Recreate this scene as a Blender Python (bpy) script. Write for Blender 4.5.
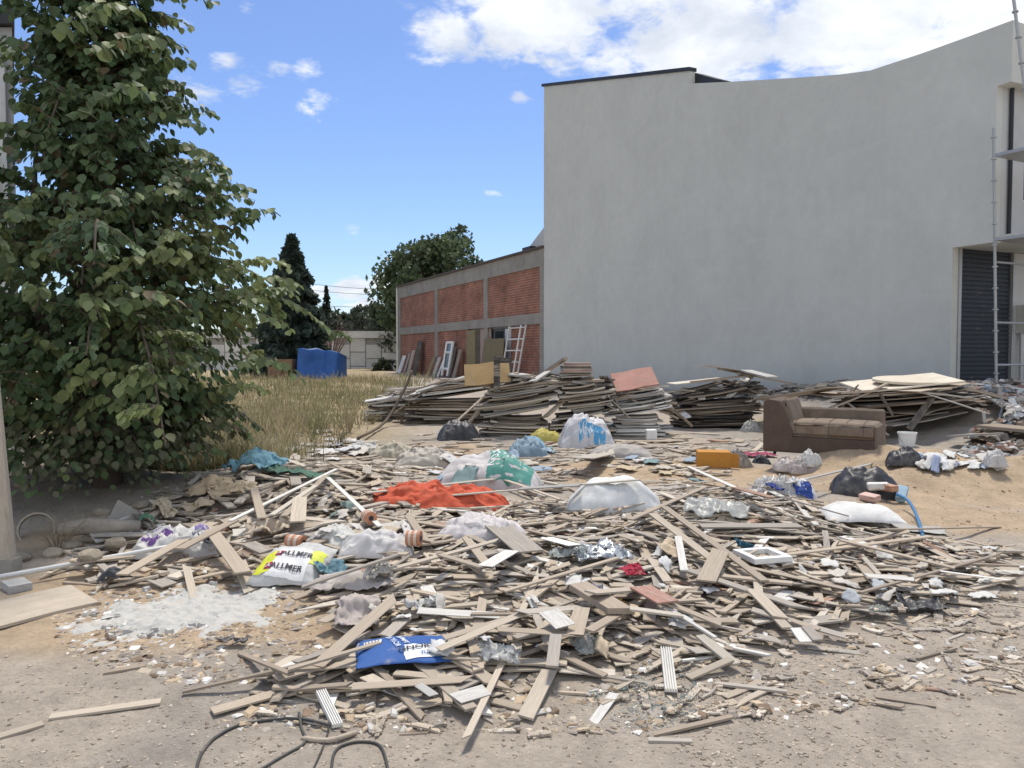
import bpy, bmesh, math, random
import numpy as np
from mathutils import Vector, Matrix, noise, Euler
from mathutils.bvhtree import BVHTree

for _o in list(bpy.data.objects): bpy.data.objects.remove(_o)
SC = bpy.context.scene
COL = SC.collection
R = math.radians
RNG = random.Random(11)
NPR = np.random.RandomState(5)

# ------------------------------------------------------------------ camera, sky, sun, exposure
F, CX, CY, HZ, CAMZ = 773.0, 512.0, 384.0, 355.0, 1.6
PITCH = math.atan((CY - HZ) / F)
cam = bpy.data.objects.new('camera', bpy.data.cameras.new('camera')); COL.objects.link(cam)
cam.location = (0, 0, CAMZ); cam.rotation_euler = (math.pi / 2 - PITCH, 0, 0)
cam.data.sensor_width = 36; cam.data.lens = 36 * F / 1024; cam.data.clip_end = 3000; cam.data.clip_start = .05
SC.camera = cam
SUN_EL, SUN_ROT = R(66), R(4)
SKY_STRENGTH, SUN_STRENGTH, EXPOSURE = 0.13, 2.5, 0.60
FWD = Vector((0, math.cos(PITCH), -math.sin(PITCH))); UP = Vector((0, math.sin(PITCH), math.cos(PITCH)))
def ray(px, py):
    return FWD + Vector((1, 0, 0)) * ((px - CX) / F) - UP * ((py - CY) / F)
def proj(x, y, z):
    v = Vector((x, y, z - CAMZ)); d = max(v.dot(FWD), .01)
    return CX + F * v.x / d, CY - F * v.dot(UP) / d

class NT:
    def __init__(s, tree): s.t = tree; tree.nodes.clear()
    def n(s, typ, ins=None, **kw):
        nd = s.t.nodes.new('ShaderNode' + typ)
        for k, v in kw.items(): setattr(nd, k, v)
        for k, v in (ins or {}).items():
            sock = nd.inputs[k]
            if isinstance(v, bpy.types.NodeSocket): s.t.links.new(v, sock)
            else: sock.default_value = v
        return nd
    def math(s, op, a, b=None, clamp=False):
        ins = {0: a}
        if b is not None: ins[1] = b
        return s.n('Math', ins, operation=op, use_clamp=clamp).outputs[0]
    def vmath(s, op, a, b=None):
        ins = {0: a}
        if b is not None: ins[1] = b
        nd = s.n('VectorMath', ins, operation=op)
        return nd.outputs['Value'] if op in ('DOT_PRODUCT', 'LENGTH') else nd.outputs[0]
    def mix(s, f, a, b, blend='MIX'):
        nd = s.n('Mix', data_type='RGBA', blend_type=blend)
        for i, v in ((0, f), (6, a), (7, b)):
            if isinstance(v, bpy.types.NodeSocket): s.t.links.new(v, nd.inputs[i])
            else: nd.inputs[i].default_value = v if i == 0 or len(v) == 4 else (*v, 1)
        return nd.outputs[2]
    def ramp(s, f, lo, hi, a=0., b=1.):
        return s.n('MapRange', {0: f, 1: lo, 2: hi, 3: a, 4: b}, interpolation_type='SMOOTHSTEP').outputs[0]
    def noise(s, vec, scale, detail=4, rough=.55, dist=0.):
        return s.n('TexNoise', {'Vector': vec, 'Scale': scale, 'Detail': detail, 'Roughness': rough, 'Distortion': dist}).outputs[0]

world = bpy.data.worlds.new('World'); SC.world = world; world.use_nodes = True
W = NT(world.node_tree)
sky = W.n('TexSky', sky_type='NISHITA', sun_disc=False, sun_elevation=SUN_EL, sun_rotation=SUN_ROT, air_density=1.0, dust_density=0.6, ozone_density=1.6)
tc = W.n('TexCoord').outputs['Generated']
dirv = W.vmath('NORMALIZE', tc)
sep = W.n('SeparateXYZ', {0: dirv})
den = W.math('ADD', W.math('MAXIMUM', sep.outputs[2], 0.0), .22)
pl = W.n('CombineXYZ', {0: W.math('DIVIDE', sep.outputs[0], den), 1: W.math('DIVIDE', sep.outputs[1], den), 2: 0.0}).outputs[0]
n1 = W.noise(pl, 1.35, 9, .6, .35)
n2 = W.noise(pl, 7.0, 8, .62, .3)
n3 = W.noise(pl, 20.0, 6, .6, .4)
nn = W.math('ADD', W.math('ADD', W.math('MULTIPLY', n1, .28), W.math('MULTIPLY', n2, .45)), W.math('MULTIPLY', n3, .27))
# cumulus banks (centre direction, angular radius); unseen overhead ones added for neutral fill light
cover = None
BANKS = [(720, -60, .34, 1.2), (540, 10, .19, 1.15), (455, 40, .11, .85), (700, 40, .20, 1.2), (860, 20, .22, 1.2), (1020, 20, .22, 1.2), (1300, -60, .4, 1.0), (620, 65, .10, .8), (520, 97, .03, .7), (760, -260, .3, .9),
         (352, 290, .05, 1.2), (385, 282, .04, 1.1), (318, 292, .03, 1.0), (365, 305, .05, .9),
         (225, 62, .05, .62), (252, 80, .05, .6), (318, 103, .06, .62), (192, 95, .06, .58), (178, 24, .04, .6), (306, 72, .045, .56), (280, 72, .05, .5), (354, 232, .03, .55), (495, 195, .03, .45), (250, 8, .03, .55),
         (-400, -100, .3, .7), (-250, 120, .18, .6), (1700, -900, .75, 1.1), (600, -1500, .7, 1.0)]
for (px, py, rad, amp) in BANKS:
    c = ray(px, py).normalized()
    warp = W.vmath('MULTIPLY', W.vmath('SUBTRACT', dirv, tuple(c)), (1.0, 1.0, 1.7))
    d = W.vmath('LENGTH', warp)
    b = W.math('MULTIPLY', W.ramp(d, 0.0, rad, 1., 0.), amp)
    cover = b if cover is None else W.math('MAXIMUM', cover, b)
back = W.math('MULTIPLY', W.ramp(W.math('MULTIPLY', sep.outputs[1], -1.0), -.1, .35), .75)  # unseen cloud cover behind the camera, added as neutral fill light
cover = W.math('MAXIMUM', cover, back)
cl = W.ramp(W.math('ADD', cover, W.math('MULTIPLY', W.math('SUBTRACT', nn, .5), 3.0)), .34, .86)
shade = W.ramp(W.noise(pl, 3.2, 6, .6, .2), .34, .66)
skyc = W.n('Gamma', {0: W.mix(1.0, sky.outputs[0], (.52, .56, .66), 'MULTIPLY'), 1: 1.12}).outputs[0]
cloudc = W.mix(shade, (3.7, 4.0, 4.5), (5.6, 5.7, 5.9))
final = W.mix(W.math('MULTIPLY', cl, .96), skyc, cloudc)
bg = W.n('Background', {'Color': final, 'Strength': SKY_STRENGTH})
out = W.n('OutputWorld', {'Surface': bg.outputs[0]})

sl = bpy.data.lights.new('sun', 'SUN'); sl.energy = SUN_STRENGTH; sl.angle = R(10); sl.color = (1.0, .93, .82)
sun = bpy.data.objects.new('sun', sl); COL.objects.link(sun)
sdir = Vector((math.sin(SUN_ROT) * math.cos(SUN_EL), math.cos(SUN_ROT) * math.cos(SUN_EL), math.sin(SUN_EL)))
sun.rotation_euler = sdir.to_track_quat('Z', 'Y').to_euler(); sun.location = sdir * 60

SC.view_settings.view_transform = 'Standard'; SC.view_settings.look = 'None'
SC.view_settings.gamma = 1; SC.view_settings.exposure = EXPOSURE; SC.view_settings.use_curve_mapping = False
SC.render.engine = 'CYCLES'; SC.cycles.use_denoising = True
SC.cycles.max_bounces = 4; SC.cycles.transparent_max_bounces = 12

# ------------------------------------------------------------------ materials
MATS = {}
def srgb(r, g, b):
    f = lambda c: (c / 255 / 12.92) if c / 255 <= .04045 else ((c / 255 + .055) / 1.055) ** 2.4
    return (f(r), f(g), f(b))
def mat(name, col=(.3, .3, .3), rough=.8, var=.25, scale=6., bump=.25, bscale=None, src='rgb', stretch=(1, 1, 1), dust=0., dustcol=(.40, .33, .25),
        metal=0., spec=.3, trans=0., transp=0., rand=.12, bands=None, detail=5, coords='Object'):
    if name in MATS: return MATS[name]
    m = bpy.data.materials.new(name); m.use_nodes = True; MATS[name] = m
    T = NT(m.node_tree)
    oi = T.n('ObjectInfo')
    tcn = T.n('TexCoord')
    co = T.vmath('MULTIPLY', tcn.outputs[coords], stretch)
    if src == 'col': co = T.vmath('MULTIPLY', T.n('Attribute', attribute_name='uvw').outputs['Vector'], stretch)
    co = T.vmath('ADD', co, T.n('CombineXYZ', {0: T.math('MULTIPLY', oi.outputs['Random'], 37.), 1: T.math('MULTIPLY', oi.outputs['Random'], 91.), 2: 0.}).outputs[0]) if src != 'ground' else co
    if src == 'rgb': c = T.n('RGB').outputs[0]; c.default_value = (*col, 1)
    elif src == 'obj': c = oi.outputs['Color']
    else: c = T.n('Attribute', attribute_name='Col').outputs['Color']
    na = T.noise(co, scale, detail, .6, .2)
    nb = T.noise(co, scale * 6.3, 4, .65)
    v = T.math('ADD', T.math('MULTIPLY', na, .6), T.math('MULTIPLY', nb, .4))
    v = T.n('MapRange', {0: v, 1: .3, 2: .7, 3: 1 - var, 4: 1 + var}).outputs[0]
    if rand: v = T.math('MULTIPLY', v, T.n('MapRange', {0: oi.outputs['Random'], 1: 0., 2: 1., 3: 1 - rand, 4: 1 + rand}).outputs[0])
    cv = T.vmath('SCALE', c); T.t.nodes[-1].inputs['Scale'].default_value = 1; T.t.links.new(v, T.t.nodes[-1].inputs['Scale'])
    if bands: cv = bands(T, tcn, cv)
    if dust:
        dm = T.ramp(T.noise(co, scale * .8 + 1, 6, .65, .5), .62 - dust * .5, .95 - dust * .5)
        cv = T.mix(T.math('MULTIPLY', dm, .85), cv, dustcol)
    bs = bscale or scale * 4
    hgt = T.noise(co, bs, 6, .65)
    bmp = T.n('Bump', {'Strength': bump, 'Distance': .02, 'Height': hgt})
    p = T.n('BsdfPrincipled', {'Base Color': cv, 'Roughness': rough, 'Metallic': metal, 'Specular IOR Level': spec, 'Normal': bmp.outputs[0]})
    sh = p.outputs[0]
    if trans:
        tr = T.n('BsdfTranslucent', {'Color': cv, 'Normal': bmp.outputs[0]})
        sh = T.n('MixShader', {0: trans, 1: sh, 2: tr.outputs[0]}).outputs[0]
    if transp:
        tp = T.n('BsdfTransparent', {'Color': (.95, .96, .96, 1)})
        sh = T.n('MixShader', {0: transp, 1: sh, 2: tp.outputs[0]}).outputs[0]
    T.n('OutputMaterial', {'Surface': sh})
    return m

M_wood = mat('weathered_wood', src='obj', rough=.85, var=.32, scale=3., stretch=(.8, 5, 5), bump=.25, dust=.42, dustcol=(.45, .395, .32), rand=.2)
M_woodstuff = mat('weathered_wood_scatter', src='col', rough=.85, var=.32, scale=5., stretch=(1.5, 12, 12), bump=.25, dust=.42, dustcol=(.45, .395, .32), rand=0)
M_panel = mat('board_panel', src='obj', rough=.75, var=.22, scale=2.2, bump=.12, dust=.25, rand=.15)
M_white = mat('white_plastic', (.74, .74, .71), rough=.5, var=.1, scale=5, bump=.06, dust=.12)
M_whitepaint = mat('white_paint', (.72, .71, .67), rough=.6, var=.15, scale=5, bump=.1, dust=.2)
M_metal = mat('galvanised_metal', (.42, .42, .41), rough=.45, var=.15, scale=9, bump=.05, metal=.5)
M_dark = mat('dark_metal', (.035, .037, .042), rough=.5, var=.2, scale=5, bump=.05)
M_black = mat('black_plastic', (.04, .041, .045), rough=.45, var=.25, scale=5, bump=.2, dust=.26, dustcol=(.22, .20, .17), spec=.4)
M_concrete = mat('raw_concrete', (.30, .28, .245), rough=.9, var=.28, scale=1.3, bump=.35, bscale=9, rand=.05)
def plaster(T, tcn, cv):
    P = tcn.outputs['Object']; sp = T.n('SeparateXYZ', {0: P})
    zz = T.math('ADD', sp.outputs[2], T.math('MULTIPLY', T.math('SUBTRACT', T.noise(P, .22, 3), .5), 1.1))
    band = T.math('ABSOLUTE', T.math('SUBTRACT', T.math('FRACT', T.math('DIVIDE', zz, 1.9)), .5))
    line = T.math('MULTIPLY', T.ramp(band, .0, .05, 1., 0.), T.ramp(T.noise(P, .8, 4), .42, .62))
    cv = T.mix(T.math('MULTIPLY', line, .28), cv, (.67, .67, .62))
    st = T.noise(T.vmath('MULTIPLY', P, (2.2, 2.2, .10)), 1.3, 5, .6)
    cv = T.mix(T.math('MULTIPLY', T.ramp(st, .55, .75), .16), cv, (.48, .48, .44))
    pt = T.noise(P, .33, 6, .6, .6)
    cv = T.mix(T.math('MULTIPLY', T.ramp(pt, .5, .6), .12), cv, (.63, .635, .59))
    low = T.math('ADD', sp.outputs[2], T.math('MULTIPLY', T.noise(P, .9, 5), 1.6))
    return T.mix(T.ramp(low, 1.1, 2.4, .45, 0.), cv, (.47, .44, .385))
M_render = mat('grey_render', (.60, .605, .55), rough=.9, var=.1, scale=.5, bump=.12, bscale=10, rand=0, detail=8, bands=plaster)
M_renderlight = mat('pale_render', (.55, .55, .53), rough=.9, var=.08, scale=.7, bump=.1, rand=0)
M_obj = mat('painted_surface', src='obj', rough=.6, var=.16, scale=5, bump=.1, dust=.1)
M_fabric = mat('sack_weave', src='obj', rough=.62, var=.14, scale=7, bump=.3, bscale=120, dust=.16, dustcol=(.46, .40, .33), trans=.08, rand=0)
M_film = mat('clear_film', src='obj', rough=.3, var=.12, scale=9, bump=.2, trans=.25, transp=.38, spec=.5, rand=0)
M_cloth = mat('cloth', src='obj', rough=.8, var=.22, scale=8, bump=.3, bscale=60, dust=.14, rand=0)
M_print = mat('print', src='obj', rough=.6, var=.12, scale=20, bump=.02, rand=0)
M_stone = mat('stone', src='obj', rough=.9, var=.3, scale=5, bump=.4, dust=.2)

# ------------------------------------------------------------------ mesh helpers
def link(name, me, m=None, parent=None, color=None, smooth=False):
    o = bpy.data.objects.new(name, me); COL.objects.link(o)
    if m is not None and len(me.materials) == 0: me.materials.append(m)
    if parent is not None: o.parent = parent
    if color is not None: o.color = (*color, 1)
    if smooth: me.shade_smooth()
    return o
def tag(o, label, cat, group=None, kind=None):
    o['label'] = label
    if cat: o['category'] = cat
    if group: o['group'] = group
    if kind: o['kind'] = kind
    return o
def empty(name, loc=(0, 0, 0), rz=0.):
    o = bpy.data.objects.new(name, None); COL.objects.link(o); o.location = loc; o.rotation_euler = (0, 0, rz); o.empty_display_size = .1
    return o
class MB:
    def __init__(s): s.v = []; s.f = []
    def add(s, vs, fs):
        k = len(s.v); s.v += [tuple(v) for v in vs]; s.f += [tuple(i + k for i in f) for f in fs]; return s
    def box(s, c, size, mtx=None):
        x, y, z = [q / 2 for q in size]
        vs = [Vector((sx * x, sy * y, sz * z)) for sz in (-1, 1) for sy in (-1, 1) for sx in (-1, 1)]
        if mtx is not None: vs = [mtx @ v for v in vs]
        c = Vector(c)
        return s.add([v + c for v in vs], [(0, 2, 3, 1), (4, 5, 7, 6), (0, 1, 5, 4), (2, 6, 7, 3), (0, 4, 6, 2), (1, 3, 7, 5)])
    def tube(s, pts, rad, seg=8, caps=True):
        pts = [Vector(p) for p in pts]; n = len(pts)
        rads = rad if isinstance(rad, (list, tuple)) else [rad] * n
        k = len(s.v); up = Vector((0, 0, 1))
        for i, p in enumerate(pts):
            d = (pts[min(i + 1, n - 1)] - pts[max(i - 1, 0)]).normalized()
            a = d.cross(up if abs(d.z) < .95 else Vector((1, 0, 0))).normalized(); b = d.cross(a)
            for j in range(seg):
                t = 2 * math.pi * j / seg
                s.v.append(tuple(p + (a * math.cos(t) + b * math.sin(t)) * rads[i]))
        for i in range(n - 1):
            for j in range(seg):
                j2 = (j + 1) % seg
                s.f.append((k + i * seg + j, k + i * seg + j2, k + (i + 1) * seg + j2, k + (i + 1) * seg + j))
        if caps:
            s.f.append(tuple(k + j for j in range(seg))[::-1]); s.f.append(tuple(k + (n - 1) * seg + j for j in range(seg)))
        return s
    def lathe(s, prof, c=(0, 0, 0), seg=24):
        k = len(s.v)
        for (r, z) in prof:
            for j in range(seg):
                t = 2 * math.pi * j / seg; s.v.append((c[0] + r * math.cos(t), c[1] + r * math.sin(t), c[2] + z))
        for i in range(len(prof) - 1):
            for j in range(seg):
                j2 = (j + 1) % seg
                s.f.append((k + i * seg + j, k + i * seg + j2, k + (i + 1) * seg + j2, k + (i + 1) * seg + j))
        return s
    def prism(s, poly, a, b, fn):
        """poly (u,v) extruded between a and b; fn(u,v,w)->xyz"""
        n = len(poly)
        vs = [fn(u, v, a) for u, v in poly] + [fn(u, v, b) for u, v in poly]
        fs = [tuple(range(n))[::-1], tuple(range(n, 2 * n))] + [(i, (i + 1) % n, n + (i + 1) % n, n + i) for i in range(n)]
        return s.add(vs, fs)
    def mesh(s, name):
        me = bpy.data.meshes.new(name); me.from_pydata(s.v, [], s.f); me.update(); return me
    def build(s, name, m=None, parent=None, color=None, smooth=False, bevel=0., fix=True):
        me = s.mesh(name)
        if fix:
            bm = bmesh.new(); bm.from_mesh(me); bmesh.ops.recalc_face_normals(bm, faces=bm.faces)
            if bevel: bmesh.ops.bevel(bm, geom=bm.edges[:], offset=bevel, segments=2, affect='EDGES', profile=.6)
            bm.to_mesh(me); bm.free()
        return link(name, me, m, parent, color, smooth)
def np_mesh(name, V, Fc, m, colors=None, uvw=None, smooth=False):
    """V (n,3), Fc (k,3|4)"""
    me = bpy.data.meshes.new(name)
    me.from_pydata(V.tolist() if hasattr(V, 'tolist') else V, [], Fc.tolist() if hasattr(Fc, 'tolist') else Fc); me.update()
    if colors is not None:
        at = me.attributes.new('Col', 'FLOAT_COLOR', 'POINT')
        c4 = np.ones((len(V), 4), np.float32); c4[:, :3] = colors; at.data.foreach_set('color', c4.ravel())
    if uvw is not None:
        at = me.attributes.new('uvw', 'FLOAT_VECTOR', 'POINT'); at.data.foreach_set('vector', np.asarray(uvw, np.float32).ravel())
    if smooth: me.shade_smooth()
    me.materials.append(m)
    return me
# lattice noise for arrays
_TAB = np.random.RandomState(3).rand(256, 256)
def vnoise(x, y, seed=0):
    x = np.asarray(x, float) + seed * 17.3; y = np.asarray(y, float) + seed * 9.1
    xi = np.floor(x).astype(int); yi = np.floor(y).astype(int); fx = x - xi; fy = y - yi
    fx = fx * fx * (3 - 2 * fx); fy = fy * fy * (3 - 2 * fy)
    g = lambda a, b: _TAB[a & 255, b & 255]
    return (g(xi, yi) * (1 - fx) + g(xi + 1, yi) * fx) * (1 - fy) + (g(xi, yi + 1) * (1 - fx) + g(xi + 1, yi + 1) * fx) * fy
def fbm(x, y, sc, octv=4, seed=0):
    t = 0; a = .5; s = 0
    for i in range(octv):
        t = t + a * vnoise(x * sc, y * sc, seed + i); s += a; a *= .5; sc *= 2.03
    return t / s
def sstep(a, b, x):
    t = np.clip((x - a) / (b - a), 0, 1); return t * t * (3 - 2 * t)

# ------------------------------------------------------------------ the plan: the long wall line
D950 = 17.0
P0 = np.array([(950 - CX) / F * D950, D950])
WD = np.array([(150 - CX) / F, 1.0]); WD /= np.linalg.norm(WD)      # along the wall, away from camera
WN = np.array([-WD[1], WD[0]])                                       # out of the wall, towards the yard
if WN[0] > 0: WN = -WN
def wall_hit(px, py, off=0.):
    r = ray(px, py); n = Vector((WN[0], WN[1], 0)); p = Vector((P0[0] + WN[0] * off, P0[1] + WN[1] * off, 0))
    k = (p - Vector((0, 0, CAMZ))).dot(n) / r.dot(n); q = Vector((0, 0, CAMZ)) + r * k
    t = (q.x - P0[0]) * WD[0] + (q.y - P0[1]) * WD[1]
    return t, q.z
def wall_pt(t, z, off=0.):
    return Vector((P0[0] + WD[0] * t + WN[0] * off, P0[1] + WD[1] * t + WN[1] * off, z))

# ------------------------------------------------------------------ ground
MOUNDS = [(.5, 5.9, 2.7, 1.5, .20), (-2.7, 8.6, 1.5, 1.3, .26), (2.3, 7.4, 1.6, 1.1, .16), (-.3, 8.6, 1.6, 1.0, .14), (4.5, 10.0, .8, .6, .44), (5.6, 9.2, 1.4, .8, .30),
          (7.6, 9.3, 1.6, .9, .22), (-5.6, 8.9, 1.6, 1.3, .30), (3.6, 8.6, .9, .7, .10)]
def H(x, y):
    x = np.asarray(x, float); y = np.asarray(y, float)
    z = (fbm(x, y, .35, 3, 1) - .5) * .12 + (fbm(x, y, 1.6, 3, 4) - .5) * .05 * sstep(3.2, 5.5, y)
    z = z + (fbm(x, y, 7, 3, 9) - .5) * .022
    for cx, cy, rx, ry, h in MOUNDS:
        z = z + h * np.exp(-(((x - cx) / rx) ** 2 + ((y - cy) / ry) ** 2))
    sandy = np.exp(-(((x - 5.6) / 2.2) ** 2 + ((y - 9.2) / 1.0) ** 2))
    z = z + sandy * (fbm(x, y, 2.6, 5, 21) - .5) * .34
    s = (x - P0[0]) * WN[0] + (y - P0[1]) * WN[1]; t = (x - P0[0]) * WD[0] + (y - P0[1]) * WD[1]
    rise = .9 * (1 - sstep(.2, 4.2, s)) * (1.0 - .52 * sstep(1.0, 7.0, t)) * (1 - sstep(18, 26, t) * .7)
    z = z + rise * (1 + (fbm(x, y, 1.3, 3, 12) - .5) * .35)
    z = z + .25 * sstep(20, 60, y)
    return z
def graded(lo, a, b, hi, step):
    mid = list(np.arange(a, b, step)); s = step; v = a; left = []
    while v > lo: s *= 1.16; v -= s; left.append(v)
    s = step; v = mid[-1]; right = []
    while v < hi: s *= 1.16; v += s; right.append(v)
    return np.array(left[::-1] + mid + right)
gx = graded(-700, -8, 11, 700, .055); gy = graded(-300, 2.4, 19, 1500, .055)
GX, GY = np.meshgrid(gx, gy)
GZ = H(GX, GY)
V = np.stack([GX, GY, GZ], -1).reshape(-1, 3)
nx, ny = len(gx), len(gy)
idx = np.arange(nx * ny).reshape(ny, nx)
FQ = np.stack([idx[:-1, :-1], idx[:-1, 1:], idx[1:, 1:], idx[1:, :-1]], -1).reshape(-1, 4)
c_road = np.array([.40, .345, .28]); c_sand = np.array([.44, .335, .225]); c_field = np.array([.34, .27, .16]); c_grey = np.array([.27, .25, .225])
x, y = V[:, 0], V[:, 1]
ms = np.zeros(len(V))
heapc = np.exp(-(((x - .6) / 3.2) ** 2 + ((y - 6.2) / 2.0) ** 2))
for cx, cy, rx, ry, a in [(-2.0, 4.4, 1.7, .5, 1.0), (-1.2, 4.5, .8, .5, .95), (-2.6, 5.2, 1.5, .7, 1.0), (-1.2, 5.4, .9, .6, .8), (4.5, 9.9, 1.2, 1.0, 1.2), (5.8, 8.7, 2.4, 1.3, 1.2), (2.0, 10.2, 2.2, 1.4, 1.2), (-.3, 10.5, 1.6, 1.2, 1.0), (-1.2, 12.5, 1.6, 1.4, 1.0), (4.4, 7.2, 1.8, .8, 1.0), (-.1, 4.0, 1.0, .3, .4), (.5, 11, 2.0, 1.2, .6), (-3.4, 6.4, 1.2, .7, .8)]:
    ms = np.maximum(ms, a * np.exp(-(((x - cx) / rx) ** 2 + ((y - cy) / ry) ** 2)))
ms = sstep(.28, .8, ms + (fbm(x, y, 1.2, 4, 7) - .5) * .7)[:, None]
mf = (sstep(11, 15, y + x * .3) * sstep(-.5, -3, x + (y - 12) * .16))[:, None]
mg = sstep(.5, .62, fbm(x, y, .5, 4, 15))[:, None] * .55
cc = c_road * (1 - mg) + c_grey * mg
cc = cc * (1 - mf) + c_field * mf
cc = cc * (1 - ms) + c_sand * ms
hp_ = sstep(.3, .7, heapc)[:, None]; cc = cc * (1 - hp_) + np.array([.43, .37, .295]) * hp_
M_ground = mat('dusty_ground', src='ground', rough=.95, var=.3, scale=5, bump=1.0, bscale=45, rand=0, detail=10)
gme = np_mesh('ground', V, FQ, M_ground, colors=cc, smooth=True)
ground_obj = link('ground', gme); tag(ground_obj, 'dusty beige ground of the vacant lot with sandy patches', None, kind='structure')

# height map that grows as things are laid down
HX0, HY0, HRES = -10.0, 2.2, .03
HNX, HNY = int(23 / HRES), int(22 / HRES)
hx = HX0 + (np.arange(HNX) + .5) * HRES; hy = HY0 + (np.arange(HNY) + .5) * HRES
_a, _b = np.meshgrid(hx, hy)
HM = H(_a, _b)
HM0 = HM.copy()
BLOCK = np.zeros_like(HM, bool)      # where scattered planks must not land
def hidx(x, y):
    return (np.clip(((np.asarray(y) - HY0) / HRES).astype(int), 0, HNY - 1), np.clip(((np.asarray(x) - HX0) / HRES).astype(int), 0, HNX - 1))
def hm(x, y):
    i, j = hidx(np.array([x]), np.array([y])); return float(HM[i[0], j[0]])
def hit(px, py, base=False):
    """where the ray of a pixel meets the ground or what already lies on it"""
    r = ray(px, py); r = r / r.y
    ys = np.arange(2.3, 24, .02); xs = r.x * ys; zs = CAMZ + r.z * ys
    if base: h = H(xs, ys)
    else:
        i, j = hidx(xs, ys); h = HM[i, j]
    k = np.argmax(zs <= h)
    if zs[k] > h[k]: k = len(ys) - 1
    return float(xs[k]), float(ys[k]), float(h[k])

# ------------------------------------------------------------------ planks
def plank_variants():
    out = []
    rs = random.Random(4)
    def seg(n, bow, endl, endr, tw):
        vs = []; fs = []
        for i in range(n + 1):
            u = i / n - .5
            for (a, b) in ((-.5, -.5), (.5, -.5), (.5, .5), (-.5, .5)):
                e = 0
                if i == 0: e = endl[0] if a < 0 else endl[1]
                if i == n: e = endr[0] if a < 0 else endr[1]
                vs.append((u + e, a + tw * u * u, b + bow * (4 * u * u - .3)))
        for i in range(n):
            for j in range(4):
                k = i * 4
                fs.append((k + j, k + (j + 1) % 4, k + 4 + (j + 1) % 4, k + 4 + j))
        fs.append((3, 2, 1, 0)); k = n * 4; fs.append((k, k + 1, k + 2, k + 3))
        return vs, fs
    out.append(seg(1, 0, (0, 0), (0, 0), 0))
    out.append(seg(1, 0, (0, .04), (0, 0), 0))
    out.append(seg(1, 0, (0, 0), (-.1, .02), 0))
    out.append(seg(3, .6, (0, .02), (0, 0), .1))
    out.append(seg(2, -.5, (.05, 0), (0, -.08), -.1))
    out.append(seg(1, 0, (.1, 0), (0, -.12), 0))
    out.append(seg(2, .25, (0, .15), (-.05, 0), .15))
    out.append(seg(2, .8, (0, .0), (-.32, 0), .1))
    out.append(seg(3, -.9, (.0, .22), (-.03, -.18), .2))
    out.append(seg(1, 0, (.05, 0), (0, 0), 0))
    return out
PV = plank_variants()
PME = []
for vs, fs in PV:
    me = bpy.data.meshes.new('plank'); me.from_pydata(vs, [], fs); me.update(); me.materials.append(M_wood); PME.append(me)
PPANEL = []
PB = []
for bow in (0., .7, -.6, 1.1):
    _v = []; _f = []
    for i in range(7):
        u = i / 6 - .5
        for (a, b) in ((-.5, -.5), (.5, -.5), (.5, .5), (-.5, .5)): _v.append((u + (.012 if (i == 0 and a > 0) else 0), a + .02 * math.sin(u * 9 + bow * 5), b + bow * (4 * u * u - .35) * (1 if bow > 0 else math.cos(u * 5))))
    for i in range(6):
        for j in range(4): k = i * 4; _f.append((k + j, k + (j + 1) % 4, k + 4 + (j + 1) % 4, k + 4 + j))
    _f += [(3, 2, 1, 0), (24, 25, 26, 27)]; PB.append((_v, _f))
for vs, fs in PB:
    me = bpy.data.meshes.new('board'); me.from_pydata(vs, [], fs); me.update(); me.materials.append(M_panel); PPANEL.append(me)
TONES = {'tan': (.42, .35, .27), 'sandy': (.47, .405, .32), 'brown': (.32, .26, .20), 'greyish': (.39, .355, .31), 'pale': (.56, .51, .43), 'dark': (.105, .088, .072),
         'white': (.72, .71, .67), 'reddish': (.34, .19, .13), 'olive': (.24, .20, .10), 'charcoal': (.05, .047, .045), 'pink': (.46, .24, .19), 'grey': (.40, .40, .38)}
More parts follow.
